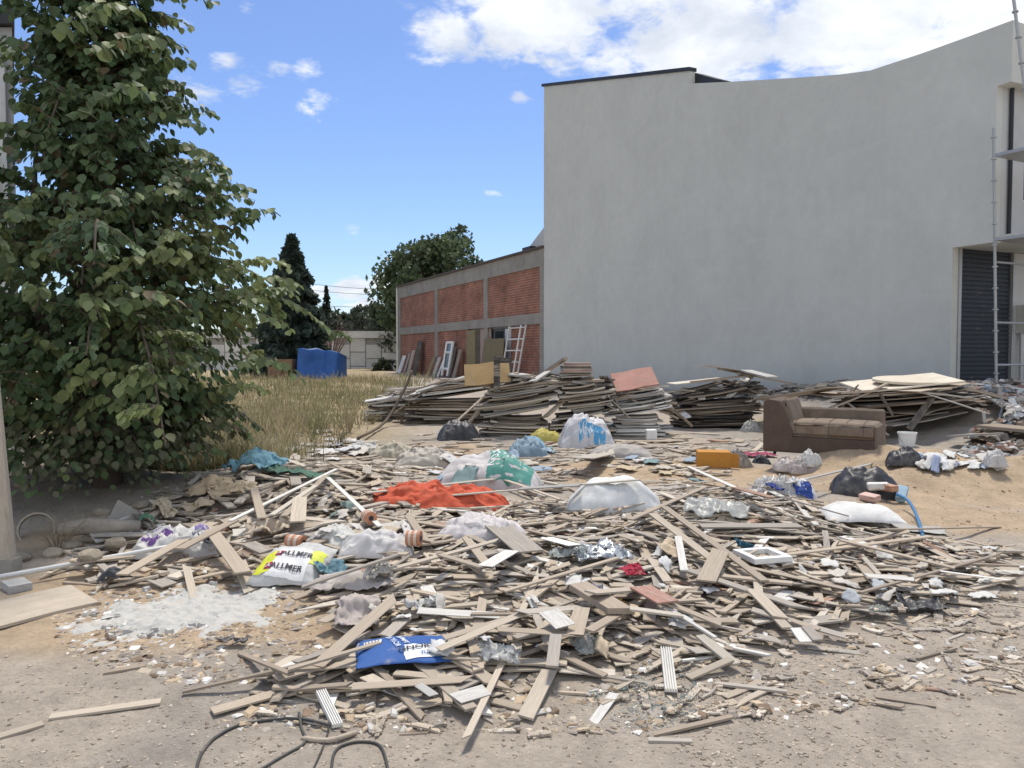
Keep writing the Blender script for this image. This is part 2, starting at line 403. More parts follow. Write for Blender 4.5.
def drop(x, y, yaw, L, Wd, T, maxslope=.45, commit=True, sink=.002, minz=None, cap=None, block=False, ref=None):
    """lay a board of L x Wd x T on what is there already; returns centre z and pitch"""
    n = max(5, int(L / .04)); m = max(2, int(Wd / .03) + 1)
    s = np.linspace(-L / 2, L / 2, n); w = np.linspace(-Wd / 2, Wd / 2, m)
    S, Wm = np.meshgrid(s, w, indexing='ij')
    c, sn = math.cos(yaw), math.sin(yaw)
    X = x + S * c - Wm * sn; Y = y + S * sn + Wm * c
    i, j = hidx(X, Y); h = HM[i, j]
    p = h.max(1)
    # supporting line through the upper hull around the middle
    best = None
    li = s <= 0; ri = s >= 0
    sl_, pl_ = s[li], p[li]; sr_, pr_ = s[ri], p[ri]
    A = (pr_[None, :] - pl_[:, None]) / np.maximum(sr_[None, :] - sl_[:, None], 1e-6)
    z0 = pl_[:, None] - A * sl_[:, None]
    z0 = np.where((sr_[None, :] - sl_[:, None]) < 1e-5, pl_[:, None], z0)
    k = np.unravel_index(np.argmax(z0), z0.shape); slope = float(np.clip(A[k], -maxslope, maxslope))
    zc = float(np.max(p - slope * s))
    if minz is not None: zc = max(zc, minz)
    if cap is not None:
        gi, gj = hidx(np.array([x - c * L * .4, x + c * L * .4]), np.array([y - sn * L * .4, y + sn * L * .4])); g0, g1 = (HM0 if ref is None else ref)[gi, gj]; gs = float(g1 - g0) / (L * .8)
        lim = float(g0 + g1) / 2 + cap
        if zc > lim: zc = lim; slope = gs + float(np.clip(slope - gs, -.1, .1))
    zc -= sink
    if commit:
        n2 = max(3, int(L / .02)); m2 = max(3, int(Wd / .02) + 1)
        s2 = np.linspace(-L / 2, L / 2, n2); w2 = np.linspace(-Wd / 2, Wd / 2, m2)
        S, Wm = np.meshgrid(s2, w2, indexing='ij')
        X = x + S * c - Wm * sn; Y = y + S * sn + Wm * c
        i, j = hidx(X, Y)
        np.maximum.at(HM, (i, j), zc + slope * S + T)
        if block: BLOCK[i, j] = True
    return zc + T / 2, math.atan(slope)
LAND = {}   # landmarks for labels: name -> (x,y)
def plank_obj(name, x, y, yaw, L, Wd, T, tone, label, cat, group=None, var=0, panel=False, z=None, pitch=None, roll=0., maxslope=.45, block=False):
    if z is None: z, pitch = drop(x, y, yaw, L, Wd, T, maxslope, block=block)
    o = bpy.data.objects.new(name, (PPANEL[var % 4] if panel else PME[var % len(PME)])); COL.objects.link(o)
    o.location = (x, y, z); o.rotation_euler = (roll, -pitch, yaw); o.scale = (L, Wd, T)
    o.color = (*TONES[tone], 1)
    return tag(o, label, cat, group)
def plank_px(x1, y1, x2, y2, wd, tone, label, name='plank', cat='plank', T=.018, var=0, panel=False, maxslope=.3, base=False):
    a = hit(x1, y1, base); b = hit(x2, y2, base)
    L = math.hypot(b[0] - a[0], b[1] - a[1]); yaw = math.atan2(b[1] - a[1], b[0] - a[0])
    return plank_obj(name, (a[0] + b[0]) / 2, (a[1] + b[1]) / 2, yaw, max(L, .05), wd, T, tone, label, cat, None, var, panel, maxslope=maxslope, block=True)
# ------------------------------------------------------------------ grey building with the long blank wall
def wfn(u, v, w): return wall_pt(u, v, w)
gb = empty('grey_building', wall_pt(0, 0)); tag(gb, 'large grey rendered building with blank side wall and dark roof flashing', 'building')
gbl = gb.location.copy()
def under(o, root):
    o.parent = root; o.matrix_parent_inverse = Matrix.Translation(-root.location) if root.rotation_euler.z == 0 else root.matrix_basis.inverted(); return o
tA, zA = wall_hit(544, 85); tB, zB = wall_hit(690, 70); _, zB2 = wall_hit(690, 83.5)
t997 = wall_hit(997, 90)[0]; t1013 = wall_hit(1013, 22)[0]; z1013 = wall_hit(1013, 20)[1]
zslabT = 4.12; zop = wall_hit(950, 248)[1]; zsof = wall_hit(997, 86)[1]
top = [(tA, zA), (tB, zB), (tB, zB2)] + [wall_hit(a, b) for a, b in ((725, 82), (760, 80), (800, 77.5), (840, 74.5), (870, 70.5), (920, 54), (970, 36))] + [(t1013, z1013)]
side = top + [(t1013, zsof), (t997, zsof), (t997, zop), (0, zop), (0, -.6), (tA, -.6)]
m = MB().prism(side, 0, -.2, wfn)
sw = under(m.build('side_wall', M_render), gb)
# plaster lift bands, a few mm proud, slightly lighter
# dark flashing on the parapet
m = MB()
m.prism([(tA + .15, zA - .03), (tA + .15, zA + .09), (tB - .02, zB + .09), (tB - .02, zB - .03)], .05, -.25, wfn)
under(m.build('flashing', M_dark), gb)
# dark roof edge seen behind the step
tC, zC = wall_hit(727, 81.5, -.6)
m = MB().prism([(tB + .3, zB2 - .3), (tB + .3, zB + .085), (tC, zC + .02), (tC, zC - .3)], -.202, -.8, wfn)
under(m.build('roof_edge', M_dark), gb)
# roof sheet behind the parapet
m = MB()
m.prism([(tA, zA - .4), (tA, zA - .25), (tB, zB - .5), (wall_hit(870, 72)[0], wall_hit(870, 72)[1] - .35), (t1013, wall_hit(870, 72)[1] - .35), (t1013, wall_hit(870, 72)[1] - .6), (wall_hit(870, 72)[0], wall_hit(870, 72)[1] - .6)], -.9, -14, wfn)
under(m.build('roof', M_dark), gb)
# far end wall with its pitched shoulder showing left of the long wall
def fdir(w): return np.array([-WN[0], -WN[1]]) * w
m = MB()
e = .02
pA = wall_hit(543.5, 216)[1]; 
m.add([wall_pt(tA + 3.2, 0, -.9), wall_pt(tA + 3.2, 6.9, -.9), wall_pt(tA + .02, pA + .6, -.9), wall_pt(tA + .02, 0, -.9), wall_pt(tA + 3.2, 0, -10), wall_pt(tA + 3.2, 6.9, -10), wall_pt(tA + .02, pA + .6, -10), wall_pt(tA + .02, 0, -10)],
      [(0, 1, 2, 3), (4, 7, 6, 5), (0, 4, 5, 1), (1, 5, 6, 2), (2, 6, 7, 3), (3, 7, 4, 0)])
under(m.build('rear_shoulder', M_renderlight), gb)
m = MB().prism([(tA, -.6), (tA, zA - .3), (tA - .25, zA - .3), (tA - .25, -.6)], -.205, -14, wfn)
under(m.build('end_wall', M_render), gb)
# middle storey facade, facing right, set back under the top fascia
def ffn(t):  # plane across the wall at t: (w along facade away, z, depth along -t)
    return lambda u, v, w: wall_pt(t - w, v, -u)
m = MB()
m.prism([(.0, zsof), (.0, z1013), (16, z1013), (16, zsof)], t1013 * -1 + t1013, -.25, ffn(t1013)) if False else None
m.prism([(.203, zsof), (.203, z1013 - .01), (16, z1013 - .01), (16, zsof)], 0, -.25, ffn(t1013))
fas = under(m.build('front_fascia', M_render), gb)
m = MB().prism([(.203, zsof), (16, zsof), (16, zsof + .12), (.203, zsof + .12)], -.25, -(t997 - t1013), ffn(t1013))
under(m.build('soffit', M_render), gb)
m = MB()
fz0, fz1 = zop + .165, zsof - .003
wz0, wz1 = fz0 + .75, fz1 - .35
m.prism([(.203, fz0), (.203, fz1), (.95, fz1), (.95, fz0)], 0, -.25, ffn(t997))
m.prism([(.95, fz0), (.95, wz0), (2.3, wz0), (2.3, fz0)], 0, -.25, ffn(t997))
m.prism([(.95, wz1), (.95, fz1), (2.3, fz1), (2.3, wz1)], 0, -.25, ffn(t997))
m.prism([(2.3, fz0), (2.3, fz1), (16, fz1), (16, fz0)], 0, -.25, ffn(t997))
under(m.build('front_wall', M_renderlight), gb)
wn = MB().prism([(.95, wz0), (.95, wz1), (2.3, wz1), (2.3, wz0)], -.14, -.16, ffn(t997))
M_glass = mat('window_glass', (.03, .035, .04), rough=.12, var=.05, bump=.0, spec=.6)
win = under(wn.build('window', M_glass), gb)
fr = MB()
for a, b, c, d in ((.95, 1.01, wz0, wz1), (2.24, 2.3, wz0, wz1), (1.01, 2.24, wz0, wz0 + .06), (1.01, 2.24, wz1 - .06, wz1), (1.6, 1.66, wz0 + .06, wz1 - .06)):
    fr.prism([(a, c), (a, d), (b, d), (b, c)], -.07, -.137, ffn(t997))
fro = fr.build('frame', M_whitepaint); fro.parent = win
pip = MB().tube([wall_pt(t997 - .05, fz0, -.42), wall_pt(t997 - .05, fz1, -.42)], .04)
under(pip.build('downpipe', M_dark), gb)
# slab over the recessed ground floor
t1008 = wall_hit(1008, 238)[0]
m = MB().prism([(0, zop + .003), (0, zop + .277), (16, zop + .277), (16, zop + .003)], .001, -(0 - t1008) if False else -(0 - 0) - .0 + 0, ffn(0)) if False else MB()
m.prism([(-.0, zop + .006), (-.0, zop + .274), (16, zop + .274), (16, zop + .006)], .0, -t1008 * -1, ffn(0)) if False else m.add(
    [wall_pt(a, z_, w_) for z_ in (zop + .01, zop + .16) for (a, w_) in ((.5, -.205), (t1008, -.205), (t1008, -16), (.5, -16))],
    [(0, 1, 2, 3), (4, 7, 6, 5), (0, 4, 5, 1), (1, 5, 6, 2), (2, 6, 7, 3), (3, 7, 4, 0)])
under(m.build('floor_slab', M_render), gb)
# parapet box on the slab
m = MB().prism([(.75, zop + .165), (.75, zop + .9), (3.2, zop + .9), (3.2, zop + .165)], .9, .25, ffn(0))
under(m.build('balcony_wall', mat('cream_render', (.46, .45, .40), rough=.9, var=.15, scale=2, bump=.2)), gb)
# ground floor front wall round the roller shutter
m = MB()
m.prism([(2.15, -.6), (2.15, zop), (16, zop), (16, -.6)], .0, -.25, ffn(0))
under(m.build('ground_floor_wall', M_renderlight), gb)
m = MB()
m.prism([(.203, .2), (.203, zop), (.29, zop), (.29, .2)], .03, -.2, ffn(0)); m.prism([(2.08, .2), (2.08, zop), (2.149, zop), (2.149, .2)], .03, -.2, ffn(0))
under(m.build('shutter_guide', M_metal), gb)
sh = MB()
nsl = 36; zs0, zs1 = .35, zop + .005
hh = (zs1 - zs0) / nsl
prof = []
for k in range(nsl):
    z = zs0 + k * hh
    prof += [(z, 0.), (z + hh * .12, .0), (z + hh * .2, .022), (z + hh * .8, .022), (z + hh * .9, .0)]
prof.append((zs1, 0.))
vs = []; fs = []
for (z, q) in prof:
    vs += [wall_pt(0 - q + .06, z, -.29), wall_pt(0 - q + .06, z, -2.08)]
for k in range(len(prof) - 1): fs.append((2 * k, 2 * k + 1, 2 * k + 3, 2 * k + 2))
sh.add(vs, fs)
under(sh.build('roller_shutter', mat('anthracite_shutter', (.03, .036, .046), rough=.5, var=.15, scale=4, bump=.05, dust=.05)), gb)
# meter box and conduits right of the shutter
mb = empty('meter_box', wall_pt(-.1, 1.0, -2.6)); tag(mb, 'cream wall box on three grey conduits right of the dark roller shutter', 'box')
mm = MB().prism([(2.25, 2.1), (2.25, 2.75), (3.3, 2.75), (3.3, 2.1)], .3, .006, ffn(0)); under(mm.build('case', mat('cream_render')), mb)
for q in (2.3, 2.5, 2.75):
    mm = MB().tube([wall_pt(-.12, .7, -q), wall_pt(-.12, 2.1, -q)], .045); under(mm.build('conduit', M_metal), mb)

# ------------------------------------------------------------------ scaffold
def at_depth(px, py, Y):
    r = ray(px, py); k = Y / r.y; return Vector((r.x * k, Y, CAMZ + r.z * k))
scf = empty('scaffold', at_depth(996, 390, 15.3)); tag(scf, 'galvanised tube scaffold with deck boards in front of the roller shutter', 'scaffold')
def tubes(lst, name):
    for a, b, r_ in lst: under(MB().tube([a, b], r_, 10).build(name, M_metal, smooth=False), scf)
A0 = at_depth(996.5, 394, 15.3); A0.z = -.1 + float(H(A0.x, A0.y)); A1 = at_depth(993.5, 128, 15.3)
tubes([(A0, A1, .027)], 'standard')
B0 = Vector((A0.x + 1.9, A0.y + 1.0, A0.z)); B1 = Vector((A0.x + 1.9, A0.y + 1.0, A1.z + 1.6)); tubes([(B0, B1, .027)], 'standard')
C1 = at_depth(1010, -30, 14.9); C0 = at_depth(1030, 130, 14.9); tubes([(C0, C1, .03)], 'standard')
C2 = Vector((C0.x + .2, C0.y, -.1)); tubes([(C0, C2, .027)], 'standard')
for k in range(13):
    z = A0.z + .45 + k * .42
    if z < A1.z: under(MB().lathe([(.0, -.012), (.052, -.012), (.052, .012), (.0, .012)], (A0.x + (A1.x - A0.x) * (z - A0.z) / (A1.z - A0.z), A0.y, z), 12).build('coupler', M_metal), scf)
for k in range(6):
    q = C0.lerp(C1, .1 + k * .16); under(MB().lathe([(.0, -.012), (.055, -.012), (.055, .012), (.0, .012)], q, 12).build('coupler', M_metal), scf)
for py in (262, 322.5, 365):
    a = at_depth(996, py, 15.3); tubes([(a, Vector((B0.x, B0.y, a.z)), .024)], 'ledger')
for py in (157, 241):
    a = at_depth(996, py, 15.3); ln = B0 - A0; ln.z = 0; ln.normalize(); pr = Vector((ln.y, -ln.x, 0))
    mm = MB().add([a + Vector((0, 0, zz)) + ln * u + pr * v for zz in (0, .06) for (u, v) in ((-.05, .0), (2.2, .0), (2.2, .55), (-.05, .55))], [(0, 1, 2, 3), (4, 7, 6, 5), (0, 4, 5, 1), (1, 5, 6, 2), (2, 6, 7, 3), (3, 7, 4, 0)])
    under(mm.build('deck_board', M_metal), scf)

# ------------------------------------------------------------------ brick building
def bricks(T, tcn, cv):
    br = T.n('TexBrick', {'Vector': T.n('Attribute', attribute_name='uvw').outputs['Vector'], 'Color1': (.38, .12, .055, 1), 'Color2': (.22, .072, .045, 1), 'Mortar': (.33, .25, .20, 1), 'Scale': 1.0, 'Mortar Size': .02, 'Brick Width': .26, 'Row Height': .12, 'Bias': -.1})
    nz = T.noise(T.n('Attribute', attribute_name='uvw').outputs['Vector'], .9, 5, .6)
    return T.mix(.22, T.mix(1.0, br.outputs[0], T.n('CombineColor', {0: nz, 1: nz, 2: nz}).outputs[0], 'OVERLAY'), cv)
M_brick = mat('red_brick', (.22, .095, .065), rough=.9, var=.3, scale=1.2, bump=.3, bands=bricks, rand=.04)
tr_ = wall_hit(544, 300)[0] + .002; tl_ = wall_hit(398, 300)[0]
bb = empty('brick_building', wall_pt(tr_, 0)); tag(bb, 'unplastered red brick outbuilding with concrete frame beside the grey wall', 'building')
zb_top = 6.36; zb_b1 = 5.58; zb_m1 = 3.5; zb_m0 = 3.02
m = MB().prism([(tr_, zb_b1), (tr_, zb_top), (tl_, zb_top), (tl_, zb_b1)], -.0, -.3, wfn); under(m.build('roof_beam', M_concrete), bb)
m = MB().prism([(tr_, zb_m0), (tr_, zb_m1), (tl_, zb_m1), (tl_, zb_m0)], -.0, -.3, wfn); under(m.build('floor_beam', M_concrete), bb)
m = MB().prism([(tr_ - .0, zb_top), (tr_, zb_top + .1), (tl_ + .15, zb_top + .1), (tl_ + .15, zb_top)], .12, -9, wfn); under(m.build('roof', mat('dark_tin', (.10, .075, .06), rough=.7, var=.3, scale=2)), bb)
cols = [tr_ + .0, wall_hit(485.5, 300)[0] - .25, wall_hit(436, 300)[0] - .25, tl_ - .5]
cw = [.42, .5, .5, .5]
for c, w in zip(cols, cw):
    for (z0, z1) in ((-.4, zb_m0 - .001), (zb_m1 + .001, zb_b1 - .001)):
        m = MB().prism([(c, z0), (c, z1), (c + w, z1), (c + w, z0)], .001, -.3, wfn); under(m.build('column', M_concrete), bb)
def brickpanel(t0, t1, z0, z1):
    m = MB().prism([(t0, z0), (t0, z1), (t1, z1), (t1, z0)], -.06, -.28, wfn)
    o = m.build('brick_panel', M_brick)
    at = o.data.attributes.new('uvw', 'FLOAT_VECTOR', 'POINT')
    for i, v in enumerate(o.data.vertices):
        at.data[i].vector = ((v.co.x - P0[0]) * WD[0] + (v.co.y - P0[1]) * WD[1], v.co.z, 0)
    under(o, bb)
tdo0, tdo1 = wall_hit(510, 340)[0], wall_hit(467, 340)[0]
for i in range(3):
    brickpanel(cols[i] + cw[i], cols[i + 1], zb_m1 + .001, zb_b1 - .001)
brickpanel(cols[0] + cw[0], tdo0, -.4, zb_m0 - .001)
brickpanel(tdo1, cols[2], -.4, zb_m0 - .001)
brickpanel(cols[2] + cw[2], cols[3], -.4, zb_m0 - .001)
m = MB().prism([(tl_ - .001, -.4), (tl_ - .001, zb_top - .01), (tl_ - .25, zb_top - .01), (tl_ - .25, -.4)], -.301, -9, wfn); under(m.build('end_wall', M_concrete), bb)
# the doorway: near-black wall painting in the room's shade, olive door leaf, pink panel, small window over
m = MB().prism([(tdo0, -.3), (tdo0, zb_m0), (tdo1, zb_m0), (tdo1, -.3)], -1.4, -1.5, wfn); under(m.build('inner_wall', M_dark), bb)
def panel_w(name, px0, px1, z0, z1, off, col, th=.05, mm=None, parent=None):
    a, b = wall_hit(px0, 340)[0], wall_hit(px1, 340)[0]
    m = MB().prism([(a, z0), (a, z1), (b, z1), (b, z0)], off, off - th, wfn)
    o = m.build(name, mm or M_obj, color=col)
    return under(o, parent) if parent else o
panel_w('door_leaf', 476, 467.5, .3, 2.95, .06, TONES['olive'], parent=bb)
panel_w('door', 489, 478.5, .3, 2.98, -.1, (.42, .30, .26), parent=bb)
panel_w('door_head', 491, 503, 2.25, 2.95, -.14, (.10, .10, .10), parent=bb)
panel_w('white_infill', 503.2, 509.5, .3, 2.9, -.1, (.62, .62, .6), parent=bb)
wv = panel_w('window', 493, 501, 2.35, 2.8, -.12, (.03, .035, .04), .02, M_glass, bb)
m = MB().tube([wall_pt(tl_ + .1, -.3, .05), wall_pt(tl_ + .1, zb_top, .05)], .06); under(m.build('downpipe', M_whitepaint), bb)
cb = MB().prism([(wall_hit(519, 250)[0], zb_top + .1), (wall_hit(519, 250)[0], zb_top + .45), (wall_hit(511, 250)[0], zb_top + .45), (wall_hit(511, 250)[0], zb_top + .1)], -.6, -1.3, wfn).build('chimney', M_dark); under(cb, bb)

# ------------------------------------------------------------------ things leaning along the brick wall
def lean_pt(px, z, off): 
    return wall_pt(wall_hit(px, 340)[0], z, off)
o = MB().add([lean_pt(511, .25, .6), lean_pt(490, .25, .6), lean_pt(489.5, 2.42, .3), lean_pt(509.5, 2.42, .3), lean_pt(511, .25, .55), lean_pt(490, .25, .55), lean_pt(489.5, 2.42, .25), lean_pt(509.5, 2.42, .25)],
             [(0, 1, 2, 3), (7, 6, 5, 4), (0, 4, 5, 1), (1, 5, 6, 2), (2, 6, 7, 3), (3, 7, 4, 0)]).build('door_panel', M_obj, color=(.20, .155, .075))
tag(o, 'olive brown door panel leaning in front of the brick building doorway', 'panel')
lad = empty('white_ladder', lean_pt(516, .5, 1.0)); tag(lad, 'white metal window frame with rungs leaning against the brick wall', 'frame')
def bar(root, a, b, r_, m_, nm):
    under(MB().tube([a, b], r_, 6).build(nm, m_), root)
for p0, p1 in ((507.5, 511), (519, 522.5), (523.5, 527.5)):
    bar(lad, lean_pt(p0 + 2, .2, .5), lean_pt(p1 + .5, 3.0, .1), .05, M_whitepaint, 'rail')
for k in range(5):
    f = .16 + k * .2; z = .3 + f * 2.7; of = .5 - f * .4
    bar(lad, lean_pt(509.5 + 2 * f, z, of), lean_pt(525.5 + 2.5 * f, z, of), .035, M_whitepaint, 'rung')
fw = empty('white_window_frame', lean_pt(450, .5, .8)); tag(fw, 'tall white plastic window frame propped on the rubble by the brick wall', 'window frame')
for a, b in (((450, .4, .5), (450.5, 2.35, .2)), ((455.5, .4, .5), (456.5, 2.35, .2))):
    bar(fw, lean_pt(*a), lean_pt(*b), .09, M_white, 'stile')
for z in (.8, 1.75, 2.32):
    of = .5 - (z - .4) / 1.95 * .3; bar(fw, lean_pt(450 + (z - .4) * .25, z, of), lean_pt(455.5 + (z - .4) * .5, z, of), .08, M_white, 'crossbar')
gl = MB().add([lean_pt(450.2, .8, .43), lean_pt(455.7, .8, .43), lean_pt(456.3, 2.3, .2), lean_pt(450.6, 2.3, .2)], [(0, 1, 2, 3)]).build('pane', M_glass); under(gl, fw)
for i, (p0, p1, h, c, lb) in enumerate([(424, 420, 2.5, 'dark', 'dark wide board leaning on the left end of the brick wall'), (417, 414, 1.9, 'tan', 'tan slatted board propped on the left brick bay'), (412, 410.5, 1.7, 'greyish', 'greyish board propped at the far corner of the brick building'), (407.5, 404.5, 1.55, 'white', 'white board propped at the left corner of the brick building'),
                                       (459, 457, 2.1, 'dark', 'dark board leaning right of the white window frame'), (464, 461, 1.9, 'brown', 'brown board leaning between the window frame and the olive door'), (443, 440, 1.45, 'pale', 'pale slat propped left of the white window frame'), (446.5, 445, 1.3, 'white', 'short white slat propped beside the white window frame'), (437, 435, 1.5, 'olive', 'olive slat propped at the second concrete column')]):
    of = .55
    a, b = lean_pt(p0, .2, of), lean_pt(p1, .2, of); a2, b2 = lean_pt(p0 + .8, h, .15), lean_pt(p1 + .8, h, .15)
    n_ = Vector((WN[0], WN[1], .3)).normalized() * .04
    o = MB().add([a, b, b2, a2, a + n_, b + n_, b2 + n_, a2 + n_], [(0, 1, 2, 3), (7, 6, 5, 4), (0, 4, 5, 1), (1, 5, 6, 2), (2, 6, 7, 3), (3, 7, 4, 0)]).build('leaning_board', M_panel, color=TONES[c])
    tag(o, lb, 'board', 'boards leaning on the brick wall')

# ------------------------------------------------------------------ retaining wall, fence, tarp, far trees
RY = 70.
rw = empty('retaining_wall', (-12, RY, 0)); tag(rw, 'pale precast retaining wall with jointed panels behind the dry field', 'wall')
ztop = 3.75
under(MB().box((-14, RY + .5, ztop / 2 - .5), (60, .6, ztop + 1.0 - .02)).build('core', mat('joint_concrete', (.30, .29, .27), rough=.9, var=.2, scale=.7)), rw)
M_pre = mat('precast_concrete', (.55, .54, .51), rough=.9, var=.2, scale=.5, bump=.2, rand=.08)
under(MB().box((-14, RY + .1, ztop - .3), (60, .36, .62)).build('coping', M_pre), rw)
pm = None
for r_ in range(3):
    for k in range(32):
        x = -45.2 + k * 1.42; z = ztop - .62 - .62 - (1.3 * r_) - (.6 if k % 2 else 0)
        if pm is None:
            o = MB().box((0, 0, 0), (1.36, .14, 1.24)).build('panel', M_pre, bevel=.03); pm = o.data
        else: o = link('panel', pm)
        o.location = (x, RY + .14, z); under(o, rw)
fe = empty('railing', (-12, RY, ztop)); tag(fe, 'dark iron railing along the top of the retaining wall', 'railing')
mm = MB().box((-14, RY, ztop + .12), (60, .05, .05)).box((-14, RY, ztop + .95), (60, .05, .05)); under(mm.build('rail', M_dark), fe)
pm = None
for k in range(130):
    x = -44 + k * .30
    if pm is None: o = MB().box((0, 0, 0), (.05, .04, .98)).build('bar', M_dark); pm = o.data
    else: o = link('bar', pm)
    o.location = (x, RY, ztop + .5); under(o, fe)

tp = empty('tarp_pile', (-12.2, 46, 0)); tag(tp, 'bright blue tarpaulin over a box shaped pile in the dry field', 'tarp')
gx_, gz_ = 26, 14
vs = []; fs = []
for j in range(gz_ + 1):
    for i in range(gx_ + 1):
        u = i / gx_; v = j / gz_
        X = -12.75 + u * 2.45; Y = 46 - .15 * math.sin(u * 9) - .5 * (1 - v) ** 2; Z = .1 + v * (1.8 + .1 * math.sin(u * 4 + .5) + .04 * math.sin(u * 17)) 
        Y += .12 * noise.noise(Vector((u * 6, v * 3, 1)))
        vs.append((X, Y, Z))
for j in range(gz_):
    for i in range(gx_): fs.append((j * (gx_ + 1) + i, j * (gx_ + 1) + i + 1, (j + 1) * (gx_ + 1) + i + 1, (j + 1) * (gx_ + 1) + i))
k = len(vs)
tb = [gz_ * (gx_ + 1) + i for i in range(gx_ + 1)]
for i in range(gx_ + 1): vs.append((vs[tb[i]][0] * .98 - .1, 48.2, vs[tb[i]][2] - .3))
for i in range(gx_): fs.append((tb[i], tb[i + 1], k + i + 1, k + i))
for (ii, xx) in ((0, -1), (gx_, 1)):
    col_ = [j * (gx_ + 1) + ii for j in range(gz_ + 1)]; k2 = len(vs)
    for q in col_: vs.append((vs[q][0], 48.2, max(.05, vs[q][2] - .3)))
    for j in range(gz_): fs.append((col_[j], k2 + j, k2 + j + 1, col_[j + 1]))
M_blue = mat('blue_tarp', (.03, .105, .33), rough=.5, var=.2, scale=3, bump=.3, bscale=8)
under(MB().add(vs, fs).build('sheet', M_blue, smooth=True), tp)
under(MB().box((-13.7, 47, .7), (1.0, 1.2, 1.3)).box((-14.2, 46.6, .5), (.8, .8, .8)).build('crate', mat('crate_brown', (.25, .16, .10), var=.3)), tp)

M_leafobj = mat('leaf_dusty', src='obj', rough=.55, var=.2, scale=9, bump=.1, trans=.3, rand=.3, spec=.35)
M_leafcol = mat('leaf_scatter', src='col', rough=.55, var=.15, scale=9, bump=.1, trans=.3, rand=0, spec=.35)
M_bark = mat('bark', (.14, .11, .085), rough=.95, var=.35, scale=6, stretch=(1, 1, .3), bump=.6)
def cards(C, size, colr, seed, flat=.0):
    """small folded leaf-spray faces at points C (n,3)"""
    rs = np.random.RandomState(seed); n = len(C)
    a = rs.normal(size=(n, 3)); a /= np.linalg.norm(a, axis=1)[:, None]
    b = rs.normal(size=(n, 3)); b -= (a * b).sum(1)[:, None] * a; b /= np.linalg.norm(b, axis=1)[:, None]
    s = size * (.55 + .9 * rs.rand(n, 1))
    P = np.stack([C - a * s * .6, C + b * s * .42, C + a * s * .6 + np.array([0, 0, -.12]) * s, C - b * s * .42], 1)
    Fq = np.arange(n * 4).reshape(n, 4)
    cols_ = np.repeat(colr, 4, 0)
    return P.reshape(-1, 3), Fq, cols_
def broad_tree(name, label, cx, cy, z0, rx, ry, rz, n, size, col, seed, trunk=.2, group=None):
    rs = np.random.RandomState(seed)
    root = empty(name, (cx, cy, float(H(cx, cy)))); tag(root, label, 'tree', group)
    nb = 34
    bc = rs.normal(size=(nb, 3)); bc /= np.linalg.norm(bc, axis=1)[:, None]; bc *= (.35 + .62 * rs.rand(nb, 1) ** .6)
    br = .22 + .2 * rs.rand(nb)
    pick = rs.randint(0, nb, n); q = rs.normal(size=(n, 3)); q /= np.linalg.norm(q, axis=1)[:, None]; q *= rs.rand(n, 1) ** .45
    C = bc[pick] + q * br[pick][:, None]
    C = C * np.array([rx, ry, rz]) + np.array([cx, cy, z0 + rz])
    cl_ = np.array(col) * (.7 + .6 * rs.rand(nb))[pick][:, None] * (.75 + .5 * rs.rand(n, 1))
    P, Fq, cc_ = cards(C, size, cl_, seed)
    o = link('crown', np_mesh('crown', P - np.array([cx, cy, root.location.z]), Fq, M_leafcol, colors=cc_, uvw=P)); o.parent = root; o['kind'] = 'stuff'
    mb_ = MB(); rz_ = root.location.z
    mb_.tube([(0, 0, -.1), (.05, 0, z0 * .5), (0, .1, z0 + rz - rz_)], [trunk, trunk * .8, trunk * .4])
    for k in range(7):
        e_ = Vector((bc[k][0] * rx, bc[k][1] * ry, bc[k][2] * rz + z0 + rz - rz_)); mb_.tube([(0, 0, max(.5, z0 * .7)), e_ * .5 + Vector((0, 0, z0 * .45)), e_], [trunk * .5, trunk * .3, trunk * .1], 6)
    o = mb_.build('trunk', M_bark); o.parent = root
    return root
def conifer(name, label, cx, cy, h, r, n, col, seed, size=.3, gap=0., group=None):
    rs = np.random.RandomState(seed); z0 = float(H(cx, cy))
    root = empty(name, (cx, cy, z0)); tag(root, label, 'tree', group)
    zz = rs.rand(n) ** 1.25; ang = rs.rand(n) * 2 * math.pi
    lay = (np.sin(zz * 46 + np.sin(ang * 3) * 1.2) * .5 + .5)
    rr = r * (1 - zz) ** .85 * (.55 + .45 * lay + .1 * rs.rand(n)) * (rs.rand(n) ** .35) + .05
    if gap: rr *= (.35 + .65 * (lay > gap))
    C = np.stack([np.cos(ang) * rr, np.sin(ang) * rr, .06 * h + zz * h * .95 - rr * .18], -1)
    cl_ = np.array(col) * (.65 + .7 * rs.rand(n, 1))
    P, Fq, cc_ = cards(C, size, cl_, seed)
    o = link('crown', np_mesh('crown', P, Fq, M_leafcol, colors=cc_, uvw=P)); o.parent = root; o['kind'] = 'stuff'
    o = MB().tube([(0, 0, -.1), (0, 0, h * .5), (0, 0, h * .97)], [.16, .1, .02]).build('trunk', M_bark); o.parent = root
    return root
def gpos(px, Y): return (px - CX) / F * Y
conifer('conifer_tree', 'dark dense conifer standing behind the blue tarpaulin pile', gpos(293, 50), 50, 8.9, 3.1, 11000, (.055, .078, .058), 3, .42)
conifer('conifer_tree', 'slim sparse conifer rising above the railing', gpos(327, 78), 78, 8.0, 1.1, 700, (.04, .055, .035), 5, .4, .55)
broad_tree('broadleaf_tree', 'big round green tree rising behind the brick building', gpos(437, 66), 66, 2.0, 5.0, 4.0, 5.3, 9000, .38, (.10, .135, .065), 8, .3)
broad_tree('broadleaf_tree', 'lower green tree at the left corner of the brick building', gpos(398, 72), 72, 1.2, 2.4, 2.4, 3.1, 3000, .36, (.085, .115, .06), 12, .2)
